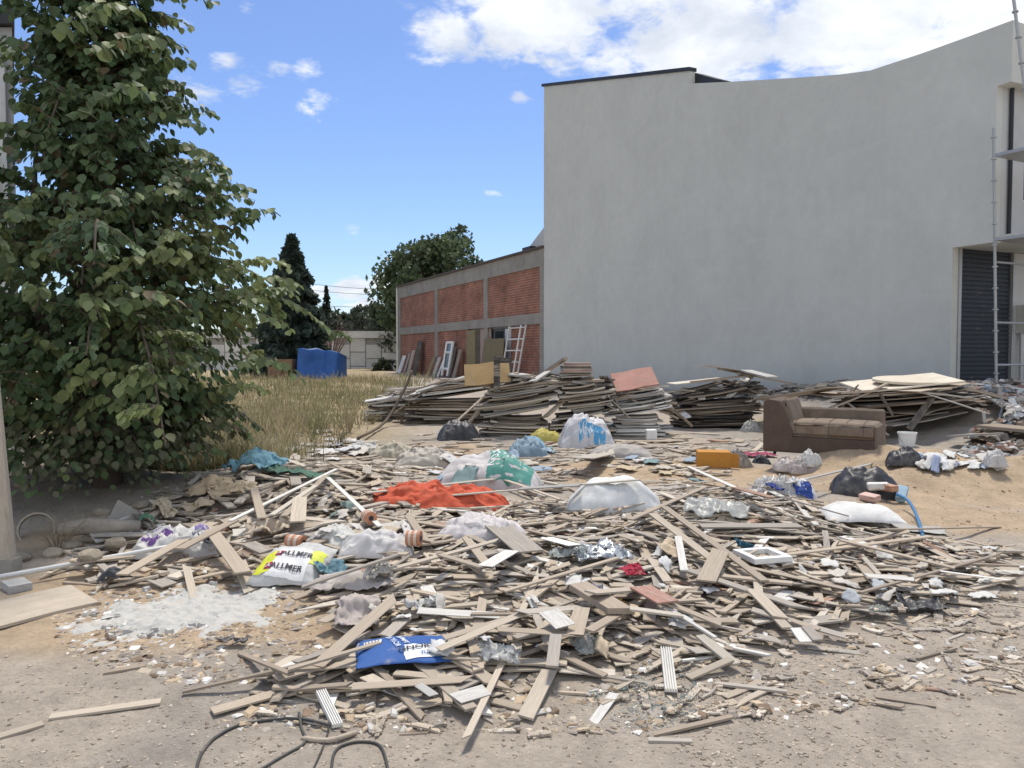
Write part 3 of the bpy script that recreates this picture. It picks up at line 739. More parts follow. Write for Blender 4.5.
broad_tree('broadleaf_tree', 'small rounded dark pine above the railing', gpos(366, 105), 105, 4.4, 2.6, 2.4, 2.0, 2200, .45, (.06, .08, .05), 15, .25)
for i, (px, Y, rx, rz, z0, lb) in enumerate([(338, 98, 4.0, 2.3, 2.8, 'dark bushy tree beyond the railing right of the slim conifer'), (352, 110, 3.2, 2.0, 3.6, 'green bushy tree beyond the railing left of the rounded pine'), (385, 112, 3.6, 2.4, 3.2, 'green bushy tree beyond the railing right of the rounded pine'), (312, 96, 4.0, 2.4, 2.6, 'dark bushy tree beyond the railing beside the big conifer')]):
    broad_tree('bushy_tree', lb, gpos(px, Y), Y, z0, rx, 2.5, rz, 2200, .5, ((.075, .095, .06) if i in (0, 3) else (.12, .155, .08)), 30 + i, .2, 'bushy trees beyond the railing')
# bare reddish shrub in front of the retaining wall
def bare_shrub(name, label, cx, cy, h, n, spread, col, rad=.015, seed=1):
    rs = random.Random(seed); z0 = float(H(cx, cy)); mb_ = MB()
    for k in range(n):
        a = rs.random() * 6.28; s_ = spread * (.3 + .7 * rs.random()); hh_ = h * (.5 + .5 * rs.random())
        p1 = Vector((math.cos(a) * s_ * .4, math.sin(a) * s_ * .4, hh_ * .5)); p2 = Vector((math.cos(a) * s_, math.sin(a) * s_, hh_))
        mb_.tube([(0, 0, -.05), p1, p2], [rad, rad * .7, rad * .2], 4, False)
        for q in range(4):
            b0 = p1.lerp(p2, rs.random()); b1 = b0 + Vector((rs.uniform(-1, 1), rs.uniform(-1, 1), rs.uniform(0, 1))) * spread * .35
            mb_.tube([b0, b1], [rad * .4, rad * .15], 3, False)
    o = mb_.build(name, mat('twig_%s_%d' % (name, int(col[0] * 100)), col, var=.3)); o.location = (cx, cy, z0)
    return tag(o, label, 'shrub')
bare_shrub('bare_shrub', 'bare reddish shrub beside the retaining wall and conifer', gpos(331, 62), 62, 4.2, 26, 1.7, (.16, .10, .08), .05, 3)
broad_tree('small_bush', 'small green bush at the foot of the retaining wall', gpos(384, 60), 60, .0, 1.2, .8, .65, 700, .22, (.055, .07, .035), 77, .04)
# overhead wires between two masts
for k, (px, sid) in enumerate([(296, 0), (460, 1)]):
    pass
wr = empty('power_line', (gpos(300, 84), 84, 0)); tag(wr, 'thin power wires strung across the sky left of the brick building', 'wires')
for k, (y0, y1) in enumerate([(279, 287), (286, 291), (302, 301)]):
    a = at_depth(275, y0, 84); b = at_depth(450, y1 + 2, 84)
    pts = [a.lerp(b, f / 10) - Vector((0, 0, .5 * math.sin(math.pi * f / 10))) for f in range(11)]
    under(MB().tube(pts, .022, 4).build('wire', M_dark), wr)
for px in (275, 450):
    p = at_depth(px, 272, 84); under(MB().tube([(p.x, 84, 0), (p.x, 84, p.z)], .12).build('mast', M_concrete), wr)

# ------------------------------------------------------------------ house corner and post at the left
hb = empty('grey_house', (-7.2, 10, 0)); tag(hb, 'grey house corner with dark eave behind the leafy tree', 'house')
hx1 = (20 - CX) / F * 10.2
kx = hx1 / 10.2 - .02
def hplan(o_, z0_, z1_): return MB().prism([(hx1 + o_, 10.2 - o_), (hx1 - 8, 10.2 - o_), (hx1 - 8 + 6 * kx, 16.2), (hx1 + o_ + 6 * kx, 16.2)], z0_, z1_, lambda u, v, w: (u, v, w))
under(hplan(0, -.2, 5.85).build('wall', mat('house_render', (.42, .42, .41), rough=.9, var=.12, scale=1.2)), hb)
under(hplan(.1, 5.86, 6.1).build('eave', M_dark), hb)
under(MB().tube([(hx1 - .12, 10.1, .1), (hx1 - .12, 10.1, 5.3), (hx1 - .2, 10.08, 5.55), (hx1 - .5, 10.02, 5.75)], .07).build('downpipe', M_whitepaint), hb)
bal = under(MB().box((hx1 - .9, 9.7, 3.95), (1.5, .9, .55)).build('balcony', mat('house_brown', (.10, .075, .055), var=.2)), hb)
ra = MB().box((hx1 - .75, 9.6, 4.05 - .5), (1.5, .08, .08)).box((hx1 - .75, 9.6, 3.3), (1.5, .08, .08)).build('rail', mat('ochre_wood', (.38, .26, .13), var=.2)); under(ra, hb)
pp = hit(9, 572, True)
pt = empty('wooden_post', (pp[0], pp[1], pp[2])); tag(pt, 'weathered pale square post at the left edge with a bolt', 'post')
post = MB()
post.add([(sx * w, sy * w, z) for z, w in ((-.1, .046), (.45, .045), (1.9, .038)) for sx, sy in ((-1, -1), (1, -1), (1, 1), (-1, 1))],
         [(k * 4 + j, k * 4 + (j + 1) % 4, k * 4 + 4 + (j + 1) % 4, k * 4 + 4 + j) for k in range(2) for j in range(4)] + [(3, 2, 1, 0), (8, 9, 10, 11)])
o = post.build('shaft', mat('post_wood', (.42, .37, .30), rough=.9, var=.25, scale=4, stretch=(4, 4, .7), bump=.4)); o.parent = pt; o.rotation_euler = (0, R(-3.2), R(20))
o = MB().lathe([(0, -.03), (.02, -.03), (.02, .03), (.028, .03), (.028, .045), (0, .045)], seg=10).build('bolt', M_dark); o.parent = pt; o.location = (-.02, -.075, 1.32); o.rotation_euler = (R(90), 0, 0)
o = MB().box((0, 0, .05), (.12, .12, .1)).build('base_block', M_concrete); o.parent = pt

# ------------------------------------------------------------------ the big leafy tree at the left
TX, TY = (104 - CX) / F * 8.3, 8.3
TZ = float(H(TX, TY))
tree = empty('leafy_tree', (TX, TY, TZ)); tag(tree, 'large dusty green tree with heart shaped leaves filling the left side', 'tree')
rs = random.Random(21)
prz = [(.0, .8), (.3, 1.25), (.7, 1.5), (1.2, 1.98), (2.0, 2.08), (2.5, 1.92), (3.1, 1.58), (3.6, 1.05), (4.2, .82), (4.8, .72), (5.4, .66), (6.2, .55), (7.0, .2)]
def prof_r(z): return float(np.interp(z, [a for a, b in prz], [b for a, b in prz]))
tr = MB()
tr.tube([(0, 0, -.15), (.05, .02, .6), (-.02, .05, 1.6), (.06, 0, 3.0), (.0, .05, 4.4), (.02, 0, 6.8)], [.16, .13, .11, .085, .05, .012], 10)
tr.tube([(.02, 0, .1), (-.4, -.2, 1.0), (-.6, -.25, 2.4), (-.55, -.2, 3.6)], [.1, .08, .05, .015], 8)
tr.tube([(.02, 0, .1), (.35, .25, .9), (.6, .3, 2.0), (.6, .35, 3.0)], [.09, .07, .045, .012], 8)
LP, LA, LNm, LS, LC = [], [], [], [], []
bou = MB()
def leaf_at(p, outd, hue, s=1.):
    a = Vector((0, 0, -1)) * (.55 + .5 * rs.random()) + outd * (.35 + .5 * rs.random()) + Vector((rs.uniform(-1, 1), rs.uniform(-1, 1), rs.uniform(-.4, .4))) * .45
    a.normalize(); nrm = Vector((0, 0, 1)) * .8 + outd * .7 + Vector((rs.uniform(-1, 1), rs.uniform(-1, 1), rs.uniform(-1, 1))) * .55
    nrm = (nrm - a * nrm.dot(a)).normalized()
    LP.append(p); LA.append(a); LNm.append(nrm); LS.append((.055 + .05 * rs.random()) * s)
    base = Vector((.078, .135, .05)); yel = Vector((.29, .33, .12)); gry = Vector((.17, .215, .135)); brn = Vector((.16, .125, .07))  # yel: paler leaf variety, also painting in the sunlit lower sprays
    r_ = rs.random(); c = base.lerp(yel, max(0, min(1, hue + rs.uniform(-.2, .2)))).lerp(gry, rs.random() * .45)
    if r_ < .035: c = brn
    if p.z < .75 and rs.random() < .55: c = c.lerp(Vector((.20, .17, .115)), .55)
    LC.append(tuple(c * rs.uniform(.75, 1.25)))
NB = 205
for i in range(NB):
    z0 = .3 + 6.4 * ((i * .618034) % 1.0) ** .95; az = rs.random() * 6.2832
    ln = prof_r(z0) * rs.uniform(.78, 1.05) * (.76 + .75 * noise.noise(Vector((math.cos(az) * 1.6, math.sin(az) * 1.6, z0 * 1.3))))
    if rs.random() < .1: ln *= 1.2
    od = Vector((math.cos(az), math.sin(az), 0))
    st = Vector((.02, .02, max(.2, z0 - .25 * ln)))
    rise = rs.uniform(.2, .75) * ln; dr = rs.uniform(.35, .95) * ln
    def bp(f): return st + od * (ln * f) + Vector((0, 0, rise * math.sin(min(f * 1.5, 1.57)) + .25 * ln * f - dr * f ** 2.6))
    pts = [bp(f / 6) for f in range(7)]
    bou.tube(pts, [.028 * (1 - .85 * f / 6) + .003 for f in range(7)], 5, False)
    hue = .0 if rs.random() < .45 else rs.uniform(.25, 1.0)
    if z0 > 2.6: hue *= .5
    nl = int(14 + ln * 17)
    for q in range(nl):
        f = .3 + .7 * (q / nl) ** .8; side_ = Vector((-od.y, od.x, 0)) * (1 if q % 2 else -1)
        leaf_at(bp(f) + side_ * .03, (od * .6 + side_ * .8).normalized(), hue)
    for q in range(int(5 + ln * 4.5)):
        f = rs.uniform(.22, .98); side_ = Vector((-od.y, od.x, 0)) * rs.choice((-1, 1)); b0 = bp(f)
        tl = rs.uniform(.25, .6) * (1.15 - .5 * f) * min(1.2, .5 + ln * .4)
        d_ = (side_ * rs.uniform(.5, 1) + od * rs.uniform(.3, .9) + Vector((0, 0, rs.uniform(-.5, .75)))).normalized()
        tip = b0 + d_ * tl - Vector((0, 0, tl * .25))
        bou.tube([b0, b0.lerp(tip, .5) + Vector((0, 0, .04)), tip], [.008, .006, .002], 3, False)
        for w in range(int(5 + tl * 24)):
            g = (w + .5) / int(5 + tl * 24); p = b0.lerp(tip, g) + Vector((0, 0, .04 * math.sin(3.14 * g)))
            leaf_at(p, (d_ + Vector((rs.uniform(-1, 1), rs.uniform(-1, 1), 0)) * .5).normalized(), hue)
# long arching sprays at the outside of the crown, leaves in rows
SPR = []
for i in range(150):
    z0 = rs.uniform(.6, 6.2); az = rs.uniform(-math.pi, .5) if i % 5 else rs.random() * 6.28; od = Vector((math.cos(az), math.sin(az), 0))
    r0 = prof_r(z0) * rs.uniform(.5, .85) * (.8 + .6 * noise.noise(Vector((math.cos(az) * 1.6, math.sin(az) * 1.6, z0 * 1.3)))); tl = rs.uniform(.4, .8)
    d_ = (od + Vector((rs.uniform(-.6, .8), rs.uniform(-.4, .4), rs.uniform(-.35, .6)))).normalized(); SPR.append((od * r0 + Vector((0, 0, z0)), d_, tl, z0))
for (px, py) in ((165, 46), (140, 12), (150, 92), (208, 130), (214, 165), (278, 214), (238, 250), (300, 284), (292, 330), (300, 378), (268, 392), (238, 428), (228, 455), (60, 250), (95, 285), (30, 262), (175, 300), (185, 385), (70, 370), (130, 380), (220, 360), (235, 275)):
    Yd = TY - (.2 if px > 190 else 1.5); tip = at_depth(px, py, Yd) - Vector((TX, TY, TZ)); tl = rs.uniform(.7, .95); d_ = Vector((1 if px > 120 else rs.uniform(-.3, 1), -.25, rs.uniform(-.25, .45))).normalized()
    SPR.append((tip - d_ * tl - Vector((0, 0, -.06 * tl)), d_, tl, tip.z))
for b0, d_, tl, z0 in SPR:
    sp = lambda g: b0 + d_ * (tl * g) + Vector((0, 0, .22 * tl * math.sin(g * 2.2) - .24 * tl * g * g))
    bou.tube([sp(g / 5) for g in range(6)], [.007, .006, .005, .004, .003, .0015], 3, False)
    hue = rs.uniform(.3, 1.0) if z0 < 2.7 else rs.uniform(0, .45)  # yellower low down, sunlight put into the leaf colour
    nl = int(tl * 40)
    for w in range(nl):
        g = .05 + .95 * w / nl; sd = Vector((-d_.y, d_.x, 0)).normalized() * (1 if w % 2 else -1)
        leaf_at(sp(g) + sd * .03 + Vector((rs.gauss(0, .012), rs.gauss(0, .012), rs.gauss(0, .02))), (d_ * .4 + sd * .5).normalized(), hue, 1.35 - .35 * g)
# leaves filling the inside of the crown
for i in range(6000):
    z0 = rs.uniform(.25, 6.0) if i % 3 else rs.uniform(.3, 2.2); az = rs.random() * 6.28; rr = prof_r(z0) * .74 * rs.random() ** .5
    leaf_at(Vector((math.cos(az) * rr, math.sin(az) * rr, z0)), Vector((math.cos(az), math.sin(az), 0)), 0.)
# skirt of dusty low leaves
for i in range(900):
    az = rs.random() * 6.28; rr = rs.uniform(.5, 1.5); p = Vector((math.cos(az) * rr - .3, math.sin(az) * rr * .9, rs.uniform(.05, .7)))
    if proj(p.x + TX, p.y + TY, p.z + TZ)[0] > 235: continue
    leaf_at(p, Vector((math.cos(az), math.sin(az), 0)), .25, .8)
t_o = tr.build('trunk', M_bark, smooth=True); t_o.parent = tree
b_o = bou.build('limbs', M_bark, fix=False); b_o.parent = tree
HEART = np.array([(0, 0, 0), (.28, .12, .05), (.50, .42, .07), (.36, .75, .03), (0, 1.08, -.10), (-.36, .75, .03), (-.50, .42, .07), (-.28, .12, .05), (0, .5, -.05)])
HEART[:, 0] *= .95
HF = [(0, 1, 8), (1, 2, 8), (2, 3, 8), (3, 4, 8), (4, 5, 8), (5, 6, 8), (6, 7, 8), (7, 0, 8)]
LPn = np.array([tuple(p) for p in LP]); LAn = np.array([tuple(p) for p in LA]); LNn = np.array([tuple(p) for p in LNm]); LSn = np.array(LS); LCn = np.array(LC)
LXn = np.cross(LAn, LNn)
# the leaves showing largest: nearest to the camera side, inside the picture
vis = []
for i, p in enumerate(LPn):
    X, Y, Z = p[0] + TX, p[1] + TY, p[2] + TZ; u, v = proj(X, Y, Z)
    if 3 < u < 1020 and 3 < v < 560: vis.append((Y - .35 * abs(p[0]) * (p[0] > 0) + rs.random() * .5, i))
vis.sort(); near = set(i for _, i in vis[:300])
lme = bpy.data.meshes.new('leaf'); lme.from_pydata(HEART.tolist(), [], HF); lme.update(); lme.materials.append(M_leafobj); lme.shade_smooth()
rest = [i for i in range(len(LPn)) if i not in near]
for i in near:
    o = bpy.data.objects.new('leaf', lme); COL.objects.link(o); o.parent = tree
    mt = Matrix((Vector(LXn[i]), Vector(LAn[i]), Vector(LNn[i]))).transposed().to_4x4() @ Matrix.Scale(LSn[i], 4)
    mt.translation = Vector(LPn[i]); o.matrix_basis = mt; o.color = (*LCn[i], 1)
ri = np.array(rest)
Vl = (LPn[ri][:, None, :] + LSn[ri][:, None, None] * (HEART[None, :, 0:1] * LXn[ri][:, None, :] + HEART[None, :, 1:2] * LAn[ri][:, None, :] + HEART[None, :, 2:3] * LNn[ri][:, None, :])).reshape(-1, 3)
Fl = (np.arange(len(ri))[:, None, None] * 9 + np.array(HF)[None]).reshape(-1, 3)
cme = np_mesh('crown', Vl, Fl, M_leafcol, colors=np.repeat(LCn[ri], 9, 0), uvw=Vl, smooth=True)
co_ = link('crown', cme); co_.parent = tree; co_['kind'] = 'stuff'

# ------------------------------------------------------------------ dry grass of the field
gv, gf, gc = [], [], []
rs = np.random.RandomState(9)
NG = 150000
YA = 9.5 + 38 * rs.rand(NG) ** 1.9; PA = rs.uniform(40, 445, NG); XA = (PA - CX) / F * YA
VA = HZ + CAMZ * F / YA
ok_ = (PA <= 420 - np.maximum(0, VA - 385) * 1.7 + rs.normal(size=NG) * 14) & ~((vnoise(XA * .8, YA * .8, 3) < .45) & (rs.rand(NG) < .85))
XA, YA = XA[ok_][:36000], YA[ok_][:36000]; ZA = H(XA, YA)
HA = (.08 + .42 * rs.rand(len(XA)) ** 1.8) * (.45 + 1.0 * vnoise(XA * .5, YA * .5, 6)); GA = vnoise(XA * .35, YA * .35, 8)
for xx, yy, z, h, g_ in zip(XA, YA, ZA, HA, GA):
    a = rs.rand() * 6.28; w = .003 + .00035 * yy; l = rs.normal(size=2) * h * .35
    k = len(gv); dx, dy = math.cos(a) * w, math.sin(a) * w
    gv += [(xx - dx, yy - dy, z - .02), (xx + dx, yy + dy, z - .02), (xx + l[0] * .4 + dx * .7, yy + l[1] * .4 + dy * .7, z + h * .6), (xx + l[0] * .4 - dx * .7, yy + l[1] * .4 - dy * .7, z + h * .6), (xx + l[0], yy + l[1], z + h)]
    gf += [(k, k + 1, k + 2, k + 3), (k + 3, k + 2, k + 4)]
    c = np.array([.52, .43, .28]) * (1 - g_) + np.array([.30, .28, .16]) * g_
    if rs.rand() < .22: c = np.array([.18, .20, .08])
    c = c * (.65 + .6 * rs.rand()); gc += [c] * 5
me = np_mesh('dry_grass', gv, gf, mat('dry_grass', src='col', rough=.9, var=.15, bump=0, trans=.45, rand=0), colors=np.array(gc), uvw=np.array(gv))
tag(link('dry_grass', me), 'dry straw coloured grass and weeds in the field at left', 'grass', kind='stuff')
# ------------------------------------------------------------------ stacks of boards
ORD = ['top', 'second', 'third', 'fourth', 'fifth', 'sixth', 'seventh', 'eighth', 'ninth', 'tenth', 'eleventh', 'twelfth', 'thirteenth', 'fourteenth', 'fifteenth', 'sixteenth', 'seventeenth', 'eighteenth', 'nineteenth', 'twentieth', 'twenty-first', 'twenty-second', 'twenty-third', 'twenty-fourth', 'twenty-fifth', 'twenty-sixth', 'twenty-seventh', 'twenty-eighth', 'twenty-ninth', 'thirtieth', 'thirty-first', 'thirty-second', 'thirty-third', 'thirty-fourth', 'thirty-fifth', 'thirty-sixth', 'thirty-seventh', 'thirty-eighth', 'thirty-ninth', 'fortieth']
def stack(px0, px1, pyb, height, what, tones, yaw=0., wd=.8, T=(.02, .04), jit=.18, seed=1, lenf=(.5, 1.05), tilt=.0, splay=.11):
    rs = random.Random(seed)
    x0, y0, _ = hit((px0 + px1) / 2, pyb, True); full = (px1 - px0) / F * y0
    y0 += wd * .5
    z0 = float(H(x0, y0)); obs = []; saved = HM.copy(); HM[:] = HM0
    while len(obs) < 40:
        z_now = min(hm(x0, y0), hm(x0 + full * .25, y0), hm(x0 - full * .25, y0))
        if z_now > z0 + height: break
        L = full * rs.uniform(*lenf); tone = rs.choice(tones); t = rs.uniform(*T)
        o = plank_obj('board', x0 + rs.uniform(-jit, jit) * full * .5, y0 + rs.uniform(-.1, .1), yaw + rs.gauss(0, splay * (2.2 if rs.random() < .2 else 1)), L, wd * rs.uniform(.7, 1.1), t, tone, '', 'board', 'boards in ' + what, rs.randrange(4), True, maxslope=.16)
        obs.append((o, tone))
    HM[:] = np.maximum(HM, saved)
    n = len(obs)
    for i, (o, tone) in enumerate(obs):
        k = n - 1 - i
        o['label'] = ('topmost %s board of %s' % (tone, what)) if k == 0 else ('%s board, %s from the top of %s' % (tone, ORD[k], what))
    i, j = hidx(np.array([x0 - full * .55, x0 + full * .55]), np.array([y0 - wd * .6, y0 + wd * .6]))
    BLOCK[i[0]:i[1], j[0]:j[1]] = True
    return x0, y0, z0 + height
wm = ['brown', 'greyish', 'brown', 'dark', 'tan', 'greyish', 'dark', 'pale']
LAND['left board stack'] = stack(400, 505, 424, .8, 'the left stack beside the dry grass', ['brown', 'dark', 'dark', 'greyish', 'pale', 'white', 'brown'], .03, .9, (.02, .045), .2, 2)[:2]
stack(366, 420, 421, .5, 'the low stack beside the dry branch', ['greyish', 'white', 'greyish', 'dark', 'grey'], .1, .7, (.02, .04), .2, 3)
LAND['middle board stack'] = stack(478, 562, 437, 1.0, 'the tall middle stack', ['brown', 'greyish', 'brown', 'pale', 'tan', 'dark', 'grey', 'greyish'], -.03, .85, (.016, .034), .16, 4)[:2]
stack(556, 612, 438, .95, 'the stack right of the tall middle stack', ['greyish', 'brown', 'pale', 'dark', 'tan', 'white', 'greyish'], .04, .85, (.016, .034), .2, 5)
stack(606, 672, 436, .82, 'the stack with white edges', ['white', 'grey', 'white', 'greyish', 'white'], -.02, .7, (.022, .04), .16, 6)
stack(668, 768, 428, .74, 'the dark stack between white edges and sofa', ['dark', 'dark', 'charcoal', 'brown', 'dark'], .14, .9, (.02, .04), .1, 7)
rx, ry, rzt = stack(838, 992, 436, .74, 'the stack behind the sofa', ['brown', 'dark', 'tan', 'greyish', 'brown', 'pale'], .02, 1.15, (.014, .04), .3, 8, lenf=(.4, 1.0), splay=.2)
LAND['stack behind the sofa'] = (rx, ry)

# a round-ended pale board and a pale sheet on that stack
z = hm(rx, ry)
LB = plank_obj('pale_sheet', rx - .05, ry - .1, .08, 1.9, .95, .03, 'pale', 'wide pale sheet lying under the rounded board on the stack behind the sofa', 'board', None, 0, True, maxslope=.1)
LB.color = (.62, .56, .46, 1); LB.rotation_euler.x = R(8); LB.location.z += .05; HM[hidx(_a := rx - .05 + np.linspace(-.9, .9, 60)[:, None] + np.zeros(40), ry - .1 + np.linspace(-.45, .45, 40)[None] + np.zeros((60, 1)))] = LB.location.z + .06
poly = [(math.cos(a) * .72, math.sin(a) * .4) for a in [math.pi * .5 + k * math.pi / 12 for k in range(13)]] + [(.45, -.4), (.62, -.28), (.62, .1), (.75, .3), (.6, .4)]
zt = hm(rx + .1, ry - .15)
o = MB().prism(poly, 0, .05, lambda u, v, w: (u, v, w)).build('rounded_board', mat('cream_board', (.70, .63, .50), rough=.6, var=.1, scale=3, dust=.1), bevel=.008)
o.location = (rx + .12, ry - .12, LB.location.z + .018); o.rotation_euler = (R(8), 0, .1); tag(o, 'cream rounded board on top of the stack behind the sofa', 'board')

# ------------------------------------------------------------------ sofa
sx_, sy_, sz_ = hit(841, 454, True)
sy_ += .55
sofa = empty('sofa', (sx_, sy_, float(H(sx_, sy_)) - .01), R(-33)); tag(sofa, 'old brown upholstered chaise sofa with one armrest standing in the rubble', 'sofa')
sofa.scale = (.79, .84, .98)
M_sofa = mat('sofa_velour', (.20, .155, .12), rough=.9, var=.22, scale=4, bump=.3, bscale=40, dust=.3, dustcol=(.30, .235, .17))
M_sofadk = mat('sofa_shaded', (.115, .082, .066), rough=.85, var=.2, scale=4, bump=.2, bscale=40, dust=.1, dustcol=(.2, .15, .11))  # darker copy of the velour, shade painted into the sofa's unlit sides
def rbox(name, size, c, m_, parent, bev=.04, rot=None, puff=0.):
    bm = bmesh.new(); bmesh.ops.create_cube(bm, size=1.0)
    bmesh.ops.subdivide_edges(bm, edges=bm.edges[:], cuts=5, use_grid_fill=True)
    for v in bm.verts:
        q = v.co.copy()
        e = [max(0, abs(a) * 2 - (1 - 2 * bev / s)) / (2 * bev / s) if s > 2 * bev else 0 for a, s in zip(q, size)]
        nz_ = 1 + puff * (1 - abs(q.x * 2) ** 2) * (1 - abs(q.y * 2) ** 2) * (1 if q.z > 0 else 0)
        v.co = Vector((q.x * size[0], q.y * size[1], q.z * size[2] * nz_))
        v.co += v.co.normalized() * .012 * noise.noise(v.co * 4)
    bmesh.ops.bevel(bm, geom=[e for e in bm.edges if e.calc_face_angle(0) > 1.0], offset=bev, segments=4, affect='EDGES', profile=.5)
    me = bpy.data.meshes.new(name); bm.to_mesh(me); bm.free(); me.shade_smooth()
    o = link(name, me, m_, parent); o.location = c
    if rot: o.rotation_euler = rot
    return o
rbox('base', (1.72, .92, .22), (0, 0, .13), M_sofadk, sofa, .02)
rbox('seat_cushion', (1.42, .78, .22), (.15, -.06, .34), M_sofa, sofa, .06, None, .18)
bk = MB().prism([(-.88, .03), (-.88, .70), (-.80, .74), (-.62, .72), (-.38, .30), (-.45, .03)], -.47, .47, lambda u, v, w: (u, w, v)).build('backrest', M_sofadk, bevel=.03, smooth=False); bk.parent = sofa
o = rbox('back_cushion', (.16, .84, .40), (-.51, 0, .545), M_sofa, sofa, .05, (0, R(-24), 0)); o.parent = bk
rbox('armrest', (1.36, .2, .58), (.2, .40, .31), M_sofa, sofa, .045)
rbox('front_panel', (.05, .90, .40), (.865, 0, .22), M_sofa, sofa, .015)
for q in range(5):
    o = MB().tube([(-.35 + q * .26, -.455, .29), (-.35 + q * .26, -.448, .42), (-.35 + q * .26, -.40, .458), (-.35 + q * .26, -.1, .475), (-.35 + q * .26, .28, .465)], .003, 5).build('seam', M_sofadk); o.parent = sofa
for a, b in ((-.7, -.38), (-.7, .38), (.75, -.38), (.75, .38)):
    o = MB().lathe([(0, 0), (.025, 0), (.03, .05), (0, .05)], (a, b, -.02), 10).build('foot', M_dark); o.parent = sofa
LAND['sofa'] = (sx_, sy_)
i, j = hidx(np.array([sx_ - 1.0, sx_ + 1.0]), np.array([sy_ - .65, sy_ + .6])); BLOCK[i[0]:i[1], j[0]:j[1]] = True

# ------------------------------------------------------------------ generators for sacks, sheets, text
def wrinkle(p, seed):
    q = Vector((p[0], p[1], p[2] + seed * 7.7))
    a = 1 - abs(noise.noise(q)) * 2; b = 1 - abs(noise.noise(q * 2.3 + Vector((3, 1, 5)))) * 2; c = noise.noise(q * 5.1)
    def facet(q, k):
        pt = noise.voronoi(q)[1][0]; d = q - pt
        return noise.noise(pt * 13.1 + Vector((k, 0, 0))) * d.x + noise.noise(pt * 17.3 + Vector((0, k, 0))) * d.y
    fc = facet(q * 1.3, 1) * 2.2 + facet(q * 3.1 + Vector((5, 2, 1)), 7) * 1.1
    return a * .3 + b * .14 + c * .08 + fc * .42 + .45 * ((1 - 2 * abs(noise.noise(Vector((q.x * .55 + q.y * .3, q.y * 2.2 - q.x * .5, q.z))))) ** 3) + .3 * ((1 - 2 * abs(noise.noise(Vector((q.x * 2.6 + 4, q.y * .7 + q.x, q.z + 8))))) ** 3)
def sack(name, label, cat, px, py, L, Wd, Hh, yaw, m_, color, seed, wr=.05, wf=5., pinch=0., back=None, group=None, nu=44, nv=30, sink=.03, fold=0., zover=None, tiltx=0.):
    x, y, z = hit(px, py); y += (Wd * .35 if back is None else back)
    c, s = math.cos(yaw), math.sin(yaw)
    us = np.linspace(-L / 2, L / 2, 7); ws = np.linspace(-Wd / 2, Wd / 2, 5)
    U, Wm = np.meshgrid(us * .8, ws * .8, indexing='ij'); i, j = hidx(x + U * c - Wm * s, y + U * s + Wm * c)
    zb = float(np.percentile(HM[i, j], 55)) - sink if zover is None else zover
    vs = []; fs = []
    def P(a, b, topside):
        a1 = abs(a); b1 = abs(b)
        hgt = max(0, (1 - a1 ** 3.0) * (1 - b1 ** 2.2)) ** .72
        pw = 1 - pinch * max(0, a) ** 3
        ox = a * L / 2 * (1 + .05 * noise.noise(Vector((b * 3, seed, 0)))); oy = b * Wd / 2 * pw * (1 + .07 * noise.noise(Vector((a * 3, seed, 4))))
        oy += .04 * Wd * math.sin(a * 3 + seed)
        w_ = wrinkle((a * wf * L * (1 - .35), b * wf * Wd, 0), seed)
        if fold: w_ += fold * (1 - abs(noise.noise(Vector((a * 2.2 * L + b * 1.2, b * wf * .6, seed + 9)))) * 3)
        if topside: oz = Hh * hgt * (.9 + .25 * noise.noise(Vector((a * 1.7, b * 1.5, seed)))) + wr * w_ * (.25 + .75 * hgt)
        else: oz = -.02 * hgt
        ox += .35 * wr * noise.noise(Vector((a * 5, b * 5, seed + 2))) ; oy += .35 * wr * noise.noise(Vector((a * 5, b * 5, seed + 6)))
        return (ox, oy, max(oz, -.03))
    for top_ in (1, 0):
        for jv in range(nv + 1):
            for iu in range(nu + 1): vs.append(P(iu / nu * 2 - 1, jv / nv * 2 - 1, top_))
    n0 = (nu + 1) * (nv + 1)
    for jv in range(nv):
        for iu in range(nu):
            q = jv * (nu + 1) + iu; fs.append((q, q + 1, q + nu + 2, q + nu + 1)); fs.append((n0 + q, n0 + q + nu + 1, n0 + q + nu + 2, n0 + q + 1))
    ring = [iu for iu in range(nu + 1)] + [jv * (nu + 1) + nu for jv in range(1, nv + 1)] + [nv * (nu + 1) + iu for iu in range(nu - 1, -1, -1)] + [jv * (nu + 1) for jv in range(nv - 1, 0, -1)]
    for q in range(len(ring)):
        a, b = ring[q], ring[(q + 1) % len(ring)]; fs.append((a, n0 + a, n0 + b, b))
    root = empty(name, (x, y, zb), yaw); root.rotation_euler = (tiltx, 0, yaw); tag(root, label, cat, group)
    o = MB().add(vs, fs).build('body', m_, root, color, smooth=True, fix=False)
    # remember its shape
    nm = 30
    U, Wm = np.meshgrid(np.linspace(-1, 1, nm), np.linspace(-1, 1, nm), indexing='ij')
    i, j = hidx(x + U * L / 2 * c - Wm * Wd / 2 * s, y + U * L / 2 * s + Wm * Wd / 2 * c)
    np.maximum.at(HM, (i, j), zb + Hh * .9 * np.clip((1 - np.abs(U) ** 3.0) * (1 - np.abs(Wm) ** 2.2), 0, 1) ** .72)
    BLOCK[i, j] = True
    LAND[label] = (x, y)
    root['_L'] = L
    return root, o
